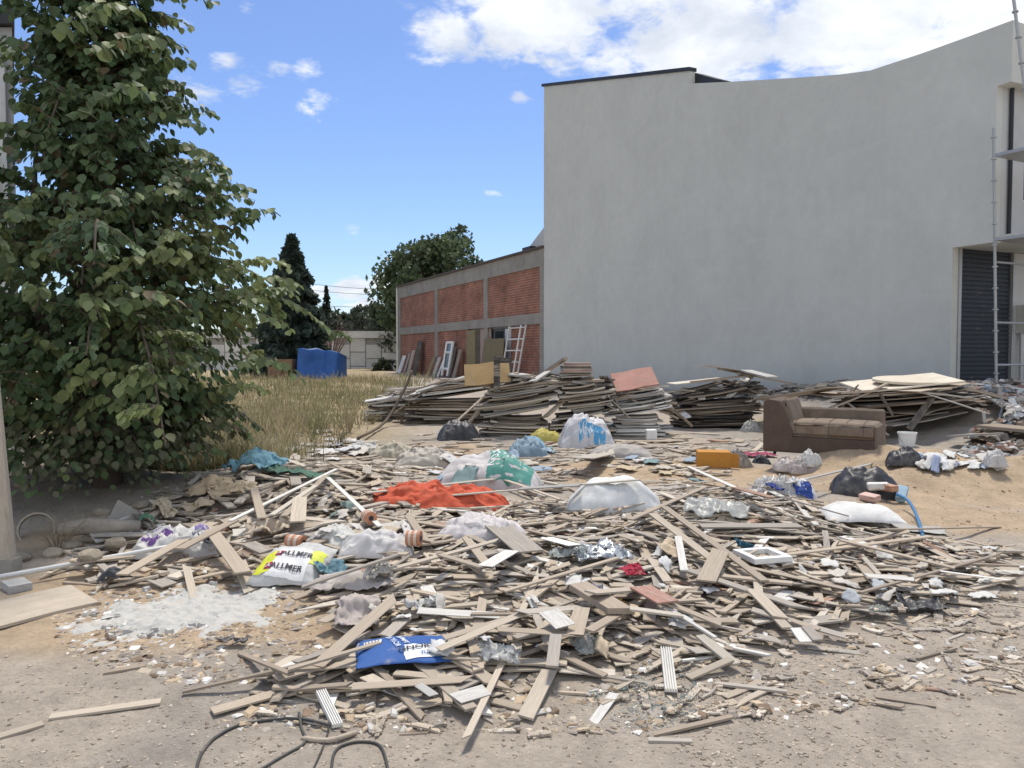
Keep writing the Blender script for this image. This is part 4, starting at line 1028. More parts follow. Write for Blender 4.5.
def patch_on(body, root, u0, u1, v0, v1, color, name='print', lift=.004, nu=18, nv=12, wob=.0, seed=0, m_=None):
    """a printed patch that follows the upper surface of a body (local xy box)"""
    bvh = BVHTree.FromPolygons([v.co for v in body.data.vertices], [p.vertices for p in body.data.polygons])
    vs = []; ok = []
    for j in range(nv + 1):
        for i in range(nu + 1):
            u = u0 + (u1 - u0) * i / nu; v = v0 + (v1 - v0) * j / nv
            if wob: u += wob * noise.noise(Vector((v * 9, seed, 1))); v += wob * noise.noise(Vector((u * 9, seed, 5)))
            h = bvh.ray_cast(Vector((u, v, 3)), Vector((0, 0, -1)))
            ok.append(h[0] is not None and h[1].z > .1); vs.append((u, v, (h[0].z if h[0] else 0) + lift))
    fs = []
    for j in range(nv):
        for i in range(nu):
            q = [j * (nu + 1) + i, j * (nu + 1) + i + 1, (j + 1) * (nu + 1) + i + 1, (j + 1) * (nu + 1) + i]
            if all(ok[k] for k in q): fs.append(tuple(q))
    if not fs: return None
    o = MB().add(vs, fs).build(name, m_ or M_print, root, color, smooth=True); return o
def text_on(body, root, txt, size, u, v, ang, color, lift=.007, bold=True, name='lettering'):
    cu = bpy.data.curves.new('t', 'FONT'); cu.body = txt; cu.size = size; cu.align_x = 'CENTER'; cu.align_y = 'CENTER'; cu.resolution_u = 3
    if bold: cu.offset = size * .022
    to = bpy.data.objects.new('t', cu); COL.objects.link(to); bpy.context.view_layer.update()
    me = bpy.data.meshes.new_from_object(to.evaluated_get(bpy.context.evaluated_depsgraph_get())); bpy.data.objects.remove(to)
    bm = bmesh.new(); bm.from_mesh(me); bmesh.ops.triangulate(bm, faces=bm.faces)
    bmesh.ops.subdivide_edges(bm, edges=[e for e in bm.edges if e.calc_length() > size * .25], cuts=2)
    bvh = BVHTree.FromPolygons([q.co for q in body.data.vertices], [p.vertices for p in body.data.polygons])
    M = Matrix.Translation((u, v, 0)) @ Matrix.Rotation(ang, 4, 'Z'); dead = []
    for q in bm.verts:
        c = M @ q.co; h = bvh.ray_cast(Vector((c.x, c.y, 3)), Vector((0, 0, -1)))
        if h[0] is None: dead.append(q)
        q.co = Vector((c.x, c.y, (h[0].z if h[0] else 0) + lift))
    bmesh.ops.delete(bm, geom=dead, context='VERTS')
    bm.to_mesh(me); bm.free()
    return link(name, me, M_print, root, color)
def sheet(name, label, cat, px, py, Wd, Dp, yaw, m_, color, seed, amp=.05, f=6., lift=.01, n=26, group=None, ragged=.12, dome=0., th=.002, land=True, base=None, dip=0.):
    x, y, z = hit(px, py)
    c, s = math.cos(yaw), math.sin(yaw); vs = []; fs = []
    nu = n; nv = max(6, int(n * Dp / Wd))
    PX = np.zeros((nv + 1, nu + 1)); PY = PX.copy(); PW = PX.copy(); PD = PX.copy()
    for j in range(nv + 1):
        for i in range(nu + 1):
            a = i / nu * 2 - 1; b = j / nv * 2 - 1
            ea = 1 + ragged * noise.noise(Vector((b * 2.2, seed * 3.1, 1))) + ragged * .5 * noise.noise(Vector((b * 7, seed * 3.1, 2)))
            eb = 1 + ragged * noise.noise(Vector((a * 2.2, seed * 3.1, 7))) + ragged * .5 * noise.noise(Vector((a * 7, seed * 3.1, 9)))
            lx = a * Wd / 2 * ea; ly = b * Dp / 2 * eb
            PW[j, i] = wrinkle((lx * f, ly * f, 0), seed)
            lx += amp * .5 * noise.noise(Vector((a * 4, b * 4, seed))); ly += amp * .5 * noise.noise(Vector((a * 4, b * 4, seed + 5)))
            PX[j, i] = x + lx * c - ly * s; PY[j, i] = y + lx * s + ly * c; PD[j, i] = (1 - a * a) * (1 - b * b)
    ii, jj = hidx(PX, PY); G = HM[ii, jj]; G0 = G.copy()
    G = np.clip(G, np.percentile(G, 10), np.percentile(G, 92))
    for _ in range(14):
        Gp = np.pad(G, 1, mode='edge'); G = (Gp[1:-1, :-2] + Gp[1:-1, 2:] + Gp[:-2, 1:-1] + Gp[2:, 1:-1] + G * 2) / 6
    PZ = G + lift + amp * np.maximum(0, PW + .25) * .9 + dome * np.maximum(0, PD)
    vs = [(float(a - x), float(b - y), float(d)) for a, b, d in zip(PX.ravel(), PY.ravel(), PZ.ravel())]
    for j in range(nv):
        for i in range(nu): q = j * (nu + 1) + i; fs.append((q, q + 1, q + nu + 2, q + nu + 1))
    zb = min(v[2] for v in vs); vs = [(a, b, d - zb) for a, b, d in vs]
    o = MB().add(vs, fs).build(name, m_, None, color, smooth=True, fix=False); o.location = (x, y, zb)
    sm = o.modifiers.new('thickness', 'SOLIDIFY'); sm.thickness = th
    V_ = np.array(vs); i, j = hidx(V_[:, 0] + x, V_[:, 1] + y); np.maximum.at(HM, (i, j), V_[:, 2] + zb); BLOCK[i, j] = True
    tag(o, label, cat, group)
    if land: LAND[label] = (x, y)
    return o
# ------------------------------------------------------------------ first layer of scattered wood
def inpoly(x, y, P):
    c = False; n = len(P)
    for i in range(n):
        x1, y1 = P[i]; x2, y2 = P[i - 1]
        if (y1 > y) != (y2 > y) and x < (x2 - x1) * (y - y1) / (y2 - y1) + x1: c = not c
    return c
POLY = {
 'main': [(215, 690), (330, 700), (480, 712), (560, 690), (640, 668), (760, 652), (830, 625), (1000, 590), (1015, 548), (930, 540), (800, 500), (700, 488), (560, 500), (420, 505), (330, 520), (290, 560), (335, 600), (345, 640), (270, 672)],
 'left': [(30, 575), (110, 530), (190, 478), (255, 462), (400, 470), (430, 540), (330, 560), (250, 585), (200, 575), (140, 590)],
 'mid': [(230, 450), (440, 445), (770, 446), (700, 505), (420, 505), (260, 470)],
 'back': [(330, 445), (440, 432), (800, 434), (770, 450), (500, 452)],
 'wallfoot': [(560, 404), (560, 376), (780, 378), (960, 382), (1024, 376), (1024, 455), (930, 470), (985, 440), (990, 400), (830, 398)],
 'fore': [(640, 668), (1024, 590), (1024, 690), (800, 712), (560, 735), (200, 725), (200, 690), (480, 712)],
 'heapback': [(385, 420), (440, 372), (560, 372), (560, 392), (470, 385)],
}
PLANKS = []    # dicts
def scatter(key, n, lmean, lsd, lmax, wr_, tr_2, tones, seed, yaw0=None, maxslope=.2, avoid=True, cap=.1):
    rs = random.Random(seed); P = POLY[key]; got = 0; tries = 0
    xs = [p[0] for p in P]; ys = [p[1] for p in P]
    ymax = CAMZ * F / max(12, (min(ys) - HZ)) * 1.15; ymin = CAMZ * F / (max(ys) - HZ) * .95
    ymax = min(ymax, 23.5)
    xa = min((min(xs) - CX) / F * ymin, (min(xs) - CX) / F * ymax); xb = max((max(xs) - CX) / F * ymin, (max(xs) - CX) / F * ymax)
    while got < n and tries < n * 40:
        tries += 1
        y_ = rs.uniform(ymin, ymax); x_ = rs.uniform(xa, xb)
        i, j = hidx(np.array([x_]), np.array([y_]))
        u, v = proj(x_, y_, float(HM0[i[0], j[0]]) + .02)
        if not inpoly(u, v, P): continue
        if avoid and BLOCK[i[0], j[0]]: continue
        L = min(lmax, max(.06, rs.lognormvariate(math.log(lmean), lsd))); w = rs.uniform(*wr_); w = min(w, L * .8); T = rs.uniform(*tr_2)
        yaw = rs.uniform(0, math.pi) if yaw0 is None else rs.gauss(yaw0, .7)
        if avoid:
            bad = False
            for q in (-.5, .5):
                i, j = hidx(np.array([x_ + math.cos(yaw) * L * q]), np.array([y_ + math.sin(yaw) * L * q]))
                if BLOCK[i[0], j[0]]: bad = True
            if bad: continue
        tone = rs.choices([t for t, _ in tones], [p for _, p in tones])[0]
        z, pit = drop(x_, y_, yaw, L, w, T, maxslope, cap=cap * rs.random() ** .7)
        PLANKS.append(dict(x=x_, y=y_, z=z, yaw=yaw, pitch=pit, L=L, W=w, T=T, tone=tone, var=rs.randrange(len(PV)), roll=rs.gauss(0, .04), reg=key)); got += 1
WT = [('tan', 4), ('sandy', 3.4), ('greyish', 2.6), ('brown', 1.5), ('pale', 1.3), ('dark', .2), ('white', .4), ('reddish', .15)]
scatter('main', 900, .2, .55, .9, (.02, .09), (.004, .013), WT, 101, None, .12, cap=.05)
scatter('main', 950, .19, .5, .8, (.018, .08), (.004, .012), WT, 121, .1, .15, cap=.075)
scatter('left', 480, .26, .55, 1.0, (.025, .12), (.006, .018), WT, 102, cap=.13)
scatter('mid', 300, .26, .6, 1.3, (.025, .12), (.008, .02), WT, 103, .1, cap=.06)
scatter('back', 80, .3, .5, 1.1, (.03, .2), (.01, .025), WT + [('grey', 1)], 104, .0, cap=.05)
scatter('wallfoot', 900, .3, .6, 1.4, (.04, .3), (.01, .04), [('greyish', 3), ('brown', 2.2), ('tan', 2), ('dark', 1.2), ('pale', 1), ('white', .8), ('grey', 1.2), ('pink', .15)], 105, None, .3, False, .25)
scatter('heapback', 260, .55, .5, 1.6, (.04, .2), (.015, .05), [('greyish', 3), ('brown', 3), ('pale', 2), ('dark', 1), ('white', .7), ('reddish', .4)], 106, None, .4, False, .55)
scatter('fore', 130, .13, .5, .5, (.012, .05), (.004, .012), WT, 107, .1, .1, True, .015)
# messy odd pieces on top of the stacks
POLY['stacktop'] = [(385, 418), (430, 378), (600, 374), (770, 388), (770, 425), (600, 420), (480, 425)]
for st_ in (0,):
    rs = random.Random(131); got = 0; HMS = HM.copy()
    for _k in range(40): HMS[1:-1, 1:-1] = (HMS[:-2, 1:-1] + HMS[2:, 1:-1] + HMS[1:-1, :-2] + HMS[1:-1, 2:]) / 4
    while got < 162:
        px, py = (rs.uniform(380, 775), rs.uniform(378, 410)) if got < 150 else (rs.uniform(835, 1000), rs.uniform(400, 428)); x_, y_, z_ = hit(px, py)
        if z_ < .45 or z_ > 1.35 or y_ > 21: continue
        L = rs.uniform(.3, 1.4); w_ = rs.uniform(.04, .22); T_ = rs.uniform(.012, .05); yaw = rs.gauss(0, .6); y_ += rs.uniform(.25, .7) if got < 150 else .1
        z, pit = drop(x_, y_, yaw, L, w_, T_, .35, cap=.16 * rs.random(), ref=HMS)
        PLANKS.append(dict(x=x_, y=y_, z=z, yaw=yaw, pitch=pit, L=L, W=w_, T=T_, tone=rs.choice(['greyish', 'brown', 'pale', 'tan', 'white', 'dark', 'grey', 'brown']), var=rs.randrange(len(PV)), roll=rs.gauss(0, .12), reg='stacktop')); got += 1
# upper layer
scatter('main', 430, .3, .5, .95, (.02, .075), (.005, .014), WT, 111, None, .2, cap=.105)
scatter('left', 150, .36, .45, .9, (.03, .11), (.008, .018), WT, 112, cap=.18)
scatter('mid', 80, .4, .5, 1.3, (.03, .1), (.008, .02), WT, 113, .1, cap=.1)
# ------------------------------------------------------------------ sacks, bags and tarps
PURP = (.16, .08, .26); BLU = (.03, .11, .42); WHT = (.72, .72, .70)
# white and green printed sack
r_, b_ = sack('printed_sack', 'white woven sack with green printed end lying behind the red tarpaulin', 'sack', 488, 487, 1.16, .62, .36, R(-9), M_fabric, (.66, .63, .62), 3, .05, 3.2)
patch_on(b_, r_, .02, .50, -.30, .24, (.09, .30, .25), nu=28, nv=18, wob=.03)
text_on(b_, r_, 'NOXAR', .12, .10, .0, R(78), (.72, .75, .72)); text_on(b_, r_, 'oksan', .09, .26, .02, R(78), (.55, .66, .60)); text_on(b_, r_, 'PLUS', .08, .38, -.02, R(78), (.45, .56, .5))
text_on(b_, r_, 'Ozkar', .10, -.28, .10, R(72), PURP); text_on(b_, r_, 'KIM', .09, -.12, .12, R(70), (.15, .20, .25))
# bulging white sack
sack('bulging_sack', 'plain white bulging sack resting on the wood heap right of centre', 'sack', 617, 505, .84, .5, .29, R(-5), M_fabric, (.76, .77, .75), 5, .035, 2.6, pinch=.25)
# orange red tarpaulin
sack('red_tarpaulin', 'crumpled orange red tarpaulin bundled under a long board', 'tarpaulin', 432, 506, 1.42, .62, .17, R(-7), M_cloth, (.54, .10, .05), 9, .07, 3.2, fold=.45, nu=90, nv=46, pinch=.5, sink=.02)
# white sack with blue print near the stacks
r_, b_ = sack('white_sack', 'white crumpled sack with blue lettering in front of the middle stacks', 'sack', 587, 446, .95, .6, .56, R(6), M_fabric, (.68, .67, .68), 12, .09, 3.4, fold=.25)
patch_on(b_, r_, -.18, .30, -.30, -.17, (.09, .36, .62), wob=.03)
text_on(b_, r_, 'Mavi', .12, -.05, -.235, 0, (.75, .78, .8))
sack('grey_sack', 'flat dusty grey sack lying left of the orange box', 'sack', 622, 456, 1.0, .5, .19, R(-4), M_fabric, (.42, .39, .36), 14, .04, 3)
sack('black_bag', 'black plastic bin bag crumpled in front of the left board stack', 'bag', 458, 440, .8, .6, .36, R(8), M_black, None, 16, .06, 2.6, fold=.25)
sack('yellow_sack', 'small yellow sack at the foot of the middle stack', 'sack', 546, 441, .66, .4, .24, R(5), M_fabric, (.50, .43, .11), 18, .05, 4)
sack('blue_bag', 'small sky blue bag below the yellow sack', 'bag', 530, 447, .55, .34, .16, R(0), M_cloth, (.25, .42, .56), 20, .05, 5)
sack('blue_grey_bag', 'translucent blue grey bag behind the printed sack', 'bag', 527, 457, .62, .46, .26, R(12), M_cloth, (.24, .33, .40), 22, .09, 5, fold=.3)
# pale dusty sacks left of centre
sack('dusty_sack', 'pale dusty sack right of the shrub twigs and left of the printed sack', 'sack', 425, 466, .9, .5, .22, R(4), M_fabric, (.52, .48, .42), 24, .08, 4, fold=.3)
sack('dusty_sack', 'beige dusty sack left of the pale dusty sack pile', 'sack', 392, 458, .7, .5, .2, R(-20), M_fabric, (.50, .46, .36), 26, .08, 4, fold=.3)
sack('dusty_sack', 'greyish film sack beside the beige dusty sack at the field edge', 'sack', 362, 452, .6, .4, .14, R(10), M_fabric, (.55, .54, .50), 27, .08, 5, fold=.3)
sack('dusty_sack', 'long pale rolled sack at the edge of the dry grass', 'sack', 266, 447, .62, .3, .13, R(10), M_fabric, (.55, .50, .44), 28, .04, 4)
sheet('blue_cloth', 'light blue plastic cloth bunched beside the leafy tree', 'cloth', 256, 467, .55, .42, R(-25), M_cloth, (.20, .38, .45), 30, .1, 6, dome=.14)
sack('dark_bag', 'dark grey bag end sticking out behind the sand pile', 'bag', 909, 465, .4, .32, .2, R(-20), M_black, None, 32, .03, 3)
# white crumpled sacks in the foreground heap
sack('crumpled_sack', 'empty white woven sack crumpled below the red tarpaulin', 'sack', 482, 536, .66, .42, .13, R(-14), M_fabric, (.66, .62, .61), 34, .06, 5, fold=.3, pinch=.4)
sack('crumpled_sack', 'white crumpled sack between the two striped tape rolls', 'sack', 374, 552, .52, .32, .13, R(6), M_fabric, (.66, .64, .62), 36, .05, 5, fold=.3)
sack('crumpled_sack', 'narrow white striped sack left of the two tape rolls', 'sack', 331, 540, .3, .36, .1, R(55), M_fabric, (.62, .62, .58), 37, .04, 6)
r_, b_ = sack('plaster_sack', 'white grey plaster sack with yellow sides and red logo lettering', 'sack', 287, 586, .46, .46, .10, R(-9), M_fabric, (.60, .60, .58), 38, .022, 4, fold=.2, tiltx=R(17), sink=-.03)
patch_on(b_, r_, -.21, -.10, -.18, .04, (.62, .66, .06), wob=.03); patch_on(b_, r_, .14, .215, -.08, .09, (.66, .70, .10), wob=.03)
patch_on(b_, r_, -.11, .15, -.20, .06, (.74, .74, .72), lift=.003)
for (dv, du) in ((-.01, .0), (-.13, -.03)):
    text_on(b_, r_, 'ALLMER', .062, .045 + du, dv, R(-2), (.045, .045, .06), lift=.010)
    patch_on(b_, r_, -.105 + du, -.055 + du, dv - .025, dv + .03, (.33, .03, .09), lift=.008, name='logo', nu=4, nv=4)
    text_on(b_, r_, 'A', .05, -.08 + du, dv, R(0), (.75, .7, .7), lift=.012, name='logo_mark')
# blue printed sack
r_, b_ = sack('blue_sack', 'flattened blue paper sack with white panel and lettering', 'sack', 399, 664, .46, .36, .032, R(12), M_fabric, (.035, .115, .36), 40, .008, 4, nu=50, sink=-.015, back=.12)
patch_on(b_, r_, .0, .215, -.16, -.02, (.70, .72, .72), wob=.03, nu=24); patch_on(b_, r_, -.19, -.10, .05, .10, (.70, .71, .68), wob=.01)
text_on(b_, r_, 'GNOREND', .055, .11, -.065, R(4), (.035, .035, .04), lift=.011); text_on(b_, r_, 'TUZ-80', .03, .13, -.125, R(2), (.04, .13, .36), lift=.011)
text_on(b_, r_, 'SATYLOR', .038, -.045, .045, R(-72), (.66, .7, .74)); text_on(b_, r_, 'ADMEY', .038, .005, .055, R(-72), (.66, .7, .74))
for k in range(5):
    patch_on(b_, r_, -.185 + k * .016, -.178 + k * .016, .06, .09, (.2, .2, .25), lift=.008, nu=2, nv=4)
# purple printed white sack under the tree
r_, b_ = sack('purple_print_sack', 'white woven sack with purple print lying left of crossed planks', 'sack', 172, 548, .66, .36, .15, R(8), M_fabric, (.64, .63, .60), 42, .07, 5, fold=.35)
patch_on(b_, r_, -.26, -.04, -.09, -.05, PURP, nu=20, nv=3, wob=.04); patch_on(b_, r_, -.24, -.03, -.02, .01, (.30, .25, .42), nu=20, nv=3, wob=.04)
patch_on(b_, r_, .12, .28, .0, .05, (.28, .22, .45), wob=.04); text_on(b_, r_, 'WEY', .09, .20, -.07, R(2), (.05, .05, .1))
# pinkish dusty sacks
sheet('dusty_sheet', 'pinkish grey dusty sack sheet left of the blue paper sack', 'sack', 358, 612, .24, .26, R(8), M_fabric, (.48, .42, .38), 44, .035, 9, dome=.03)
sheet('dusty_sheet', 'grey pink plastic sack with blue marks above the pinkish sheet', 'sack', 352, 586, .5, .22, R(-8), M_fabric, (.50, .46, .43), 45, .05, 7, dome=.05)
sheet('dusty_sheet', 'crumpled cream packaging standing beside the grey pink sack', 'packaging', 381, 578, .14, .18, R(20), M_fabric, (.58, .56, .50), 46, .06, 9, dome=.05)
sheet('bottle_wrap', 'teal and navy plastic wrapper right of the plaster sack', 'wrapper', 331, 568, .2, .12, R(40), M_cloth, (.14, .25, .29), 47, .03, 9)
# black bag spilling rubbish, round white cushion, blue hose
sack('torn_black_bag', 'torn black bin bag spilling rubbish at the sand pile', 'bag', 876, 499, .7, .5, .28, R(-20), M_black, None, 50, .045, 2.4, fold=.3, back=.25)
sack('white_cushion', 'round flat white cushion lying in front of the torn black bag', 'cushion', 864, 522, .62, .5, .12, R(-6), M_fabric, (.74, .73, .70), 52, .012, 3, sink=-.02, back=.1)
for i, (px, py, c, lb) in enumerate([(876, 497, (.70, .68, .64), 'white foam block in the mouth of the torn black bag'), (886, 494, (.48, .27, .18), 'brown cardboard scrap in the mouth of the torn black bag'), (868, 502, (.55, .38, .32), 'pinkish box scrap in front of the torn black bag'), (899, 499, (.30, .45, .55), 'light blue plastic scrap beside the torn black bag')]):
    o = rbox('scrap_block', (.2, .1, .07), (0, 0, 0), M_obj, None, .012); x, y, z = hit(px, py); o.location = (x, y - .05, z + .05); o.rotation_euler = (R(RNG.uniform(-20, 20)), R(RNG.uniform(-35, 35)), R(RNG.uniform(0, 180))); o.color = (*c, 1); tag(o, lb, 'scrap')
def tube_px(name, label, cat, pts, rad, m_, color=None, lift=0., group=None, seg=8, sub=4, clamp=True):
    P = []
    for q in pts:
        x, y, z = hit(q[0], q[1]); P.append(Vector((x, y, z + rad + lift + (q[2] if len(q) > 2 else 0))))
    S = []
    for i in range(len(P) - 1):
        p0, p1, p2, p3 = P[max(i - 1, 0)], P[i], P[i + 1], P[min(i + 2, len(P) - 1)]
        for k in range(sub):
            t = k / sub; S.append(.5 * ((2 * p1) + (p2 - p0) * t + (2 * p0 - 5 * p1 + 4 * p2 - p3) * t * t + (3 * p1 - p0 - 3 * p2 + p3) * t ** 3))
    S.append(P[-1])
    for s_ in (S if clamp else []):
        h = hm(s_.x, s_.y) + rad * .9
        if s_.z < h: s_.z = h
    o0 = S[0].copy(); o = MB().tube([s_ - o0 for s_ in S], rad, seg).build(name, m_, None, color, smooth=True, fix=False); o.location = o0
    return tag(o, label, cat, group)
tube_px('blue_hose', 'short curved blue hose beside the round white cushion', 'hose', [(897, 508, .12), (908, 513, .1), (917, 524, .05), (923, 539)], .015, M_obj, (.06, .19, .36))
sheet('foam_sheet', 'grey white foam sheet under the blue hose', 'sheet', 918, 531, .42, .26, R(-15), M_fabric, (.46, .45, .42), 55, .015, 4)
# clear plastic bags
sack('clear_bag', 'clear plastic bag with blue scrap left of the sand pile', 'bag', 778, 490, .45, .3, .16, R(0), M_film, (.62, .62, .62), 60, .08, 6, fold=.3)
sack('clear_bag', 'white and navy plastic bag right of the clear bag', 'bag', 800, 496, .32, .24, .15, R(8), M_fabric, (.70, .70, .72), 61, .06, 7, fold=.3)
r_, b_ = sack('clear_bag', 'pinkish clear bag bunched behind the navy plastic bag', 'bag', 806, 474, .4, .28, .14, R(0), M_film, (.58, .52, .50), 62, .06, 5, fold=.3)
sheet('navy_scrap', 'navy plastic scrap inside the left clear bag pile', 'scrap', 775, 489, .16, .1, 0, M_cloth, (.05, .07, .28), 63, .04, 9)
sheet('navy_scrap', 'navy and white wrapper on the plastic bag beside the sand pile', 'scrap', 803, 494, .18, .12, 0, M_cloth, (.04, .08, .30), 64, .04, 9)
sack('black_pouch', 'small black pouch right of the orange box', 'pouch', 763, 464, .26, .2, .13, 0, M_black, None, 65, .03, 5)
sheet('magenta_cloth', 'magenta cloth scrap behind the small black pouch', 'cloth', 760, 457, .5, .2, 0, M_cloth, (.34, .07, .13), 66, .06, 6)
sack('grey_bag', 'grey plastic bag at the open end of the orange box', 'bag', 741, 468, .3, .35, .22, R(20), M_film, (.30, .28, .27), 67, .07, 6, fold=.3)
sack('white_bag', 'white bag bunch between the clear bags and the sofa', 'bag', 790, 464, .32, .24, .13, 0, M_fabric, (.60, .55, .52), 68, .07, 6, fold=.3)
sack('white_bag', 'white bag with teal print right of the pinkish clear bag', 'bag', 812, 464, .28, .2, .15, R(30), M_fabric, (.68, .68, .64), 69, .06, 6, fold=.3)
sheet('film_sheet', 'greyish clear plastic sheet draped over planks right of the bulging sack', 'plastic sheet', 716, 515, .52, .42, R(-20), M_film, (.55, .56, .54), 70, .06, 6, dome=.05)
sheet('foil_wrapper', 'crumpled silver foil wrapper in the middle of the wood heap', 'wrapper', 602, 556, .36, .26, R(10), mat('foil', (.52, .55, .57), rough=.3, var=.25, scale=7, bump=.4, metal=.5, dust=.15), None, 72, .08, 8, dome=.02)
sheet('red_wrapper', 'red and white snack wrapper below the silver foil', 'wrapper', 633, 576, .15, .12, R(25), M_cloth, (.38, .03, .06), 73, .03, 9)
sheet('foil_scrap', 'grey green plastic film scrap left of the silver foil', 'wrapper', 567, 561, .24, .12, R(-15), M_film, (.6, .64, .62), 74, .05, 9)
sheet('plastic_bag', 'lilac tinted plastic bag crumpled below the silver foil', 'bag', 592, 602, .17, .13, R(10), M_film, (.62, .62, .68), 75, .06, 10, dome=.04)
sheet('plastic_bag', 'grey clear plastic bag near the broken glass', 'bag', 588, 652, .14, .13, R(20), M_film, (.60, .62, .60), 76, .05, 10, dome=.03)
sheet('plastic_bag', 'white clear plastic bag right of the blue paper sack', 'bag', 499, 662, .2, .12, R(0), M_film, (.70, .71, .69), 77, .05, 10, dome=.03)
sheet('plastic_strip', 'tangle of white plastic ribbon above the long white board', 'ribbon', 424, 612, .24, .1, R(20), M_fabric, (.60, .60, .58), 78, .06, 12)
sheet('yellow_scrap', 'yellow orange paper scrap right of the lilac bag', 'scrap', 615, 608, .12, .09, R(10), M_cloth, (.62, .42, .16), 79, .03, 10)
sheet('teal_scrap', 'dark teal cloth scrap beside the white foam frame', 'scrap', 744, 549, .12, .08, R(10), M_cloth, (.03, .10, .14), 80, .04, 10)
sheet('dark_rag', 'dark blue grey rag lying on planks under the tree', 'rag', 115, 578, .2, .1, R(5), M_cloth, (.06, .065, .075), 81, .03, 8, dome=.03)
sheet('charred_plastic', 'charred black plastic sheet at the right edge of the heap', 'plastic sheet', 919, 607, .3, .16, R(-3), M_black, None, 82, .04, 10)
sheet('green_net', 'dark green netting strip behind the white trim', 'net', 300, 474, .7, .2, R(-10), M_cloth, (.07, .15, .11), 83, .06, 6)
sheet('bottle_scrap', 'green plastic bottle scrap under the leafy tree', 'scrap', 148, 521, .14, .07, 0, M_cloth, (.10, .22, .13), 84, .03, 9, dome=.03)
for i, (px, py, w, d, a, c, lb) in enumerate([
    (212, 490, .42, .34, 20, (.46, .36, .24), 'large torn cardboard piece left of the blue cloth'), (232, 497, .4, .25, -20, (.50, .40, .27), 'curled cardboard flap below the large torn cardboard'), (196, 510, .3, .2, 10, (.47, .38, .27), 'torn cardboard scrap beside the purple printed sack'),
    (268, 535, .34, .22, 15, (.50, .42, .33), 'folded beige cardboard above the plaster sack'), (165, 512, .22, .16, -20, (.52, .44, .31), 'small cardboard corner beneath the tree')]):
    sheet('cardboard', lb, 'cardboard', px, py, w, d, R(a), mat('cardboard', src='obj', rough=.9, var=.2, scale=4, bump=.15, dust=.2, rand=.05), c, 90 + i, .08, 2.6, dome=.06, th=.005, ragged=.2)

# white strewn litter beyond the sand pile and at the field edge
rs = random.Random(77)
def litter(n, P, group, lbl, cols_, smin, smax, seed, m_=None):
    rs = random.Random(seed); k = 0
    xs = [p[0] for p in P]; ys = [p[1] for p in P]
    while k < n:
        px, py = rs.uniform(min(xs), max(xs)), rs.uniform(min(ys), max(ys))
        if not inpoly(px, py, P): continue
        _h = hit(px, py); _i, _j = hidx(np.array([_h[0]]), np.array([_h[1]]))
        if HM[_i[0], _j[0]] - HM0[_i[0], _j[0]] > .3: k += .2; continue
        c = rs.choice(cols_); s_ = rs.uniform(smin, smax)
        sheet('plastic_scrap', lbl, 'scrap', px, py, s_, s_ * rs.uniform(.4, .9), rs.uniform(0, 3), m_ or M_fabric, c, seed + int(k), s_ * .13, 2.2 / s_, n=9, group=group, ragged=.3, land=False, dome=s_ * .05); k += 1
litter(26, [(915, 458), (925, 452), (1000, 458), (1000, 468), (930, 470)], 'litter behind the sand pile', 'white plastic litter strewn behind the sand pile', [(.66, .66, .63), (.7, .7, .7), (.58, .56, .52), (.3, .36, .5)], .1, .3, 300)
litter(34, [(262, 440), (340, 428), (372, 445), (345, 462), (280, 455)], 'litter at the field edge', 'pale plastic litter strewn at the edge of the dry grass', [(.66, .63, .58), (.6, .56, .5), (.5, .47, .42), (.62, .62, .62)], .15, .42, 340)
litter(30, [(400, 462), (520, 448), (640, 455), (720, 462), (700, 490), (560, 478), (420, 480)], 'litter between the sacks', 'small crumpled litter lying between the sacks behind the heap', [(.66, .63, .58), (.55, .5, .42), (.3, .4, .5), (.62, .62, .62), (.55, .45, .3), (.2, .3, .3)], .1, .3, 380)
litter(40, [(330, 560), (500, 540), (760, 530), (850, 560), (760, 630), (560, 660), (400, 660)], 'litter in the wood heap', 'small pale scrap of paper or plastic caught in the wood heap', [(.68, .67, .63), (.7, .7, .68), (.6, .56, .5), (.62, .5, .35), (.62, .62, .62)], .05, .14, 430)
litter(18, [(800, 560), (1020, 545), (1020, 600), (850, 600)], 'litter at the right of the heap', 'pale flat scrap at the right side of the wood heap', [(.68, .67, .63), (.6, .56, .5), (.5, .53, .55)], .06, .16, 480)
litter(26, [(970, 400), (1024, 388), (1024, 425), (975, 425)], 'litter before the shutter', 'pale scrap in the rubble before the roller shutter', [(.62, .62, .6), (.5, .47, .42), (.4, .46, .5)], .06, .15, 520)
litter(22, [(250, 500), (330, 480), (400, 480), (420, 540), (330, 545)], 'litter in the left heap', 'small pale scrap caught in the left wood heap', [(.66, .64, .6), (.6, .56, .5), (.25, .35, .32), (.55, .45, .33)], .07, .2, 560)

# ------------------------------------------------------------------ box, buckets, rolls, hoop, log, reels
def loft_px(px, py, base=False):
    return hit(px, py, base)
x, y, z = hit(716, 468); ob = empty('orange_box', (x, y + .15, hm(x, y + .1) - .01), R(-8)); ob.scale = (.78, .8, .8); tag(ob, 'orange cardboard box lying open among bags left of the sofa', 'box')
M_orange = mat('orange_card', (.52, .24, .045), rough=.7, var=.1, scale=4, bump=.05, dust=.08)
mm = MB().box((0, -.19, .13), (.56, .008, .26)).box((0, .19, .13), (.56, .008, .26)).box((0, 0, .264), (.56, .388, .008)).box((0, 0, .004), (.56, .372, .008)).box((-.284, 0, .13), (.008, .388, .26)); o = mm.build('carton', M_orange); o.parent = ob
mm = MB().box((0, 0, 0), (.16, .008, .24)); o = mm.build('flap', M_orange); o.parent = ob; o.location = (.34, -.23, .13); o.rotation_euler = (0, 0, R(-35))
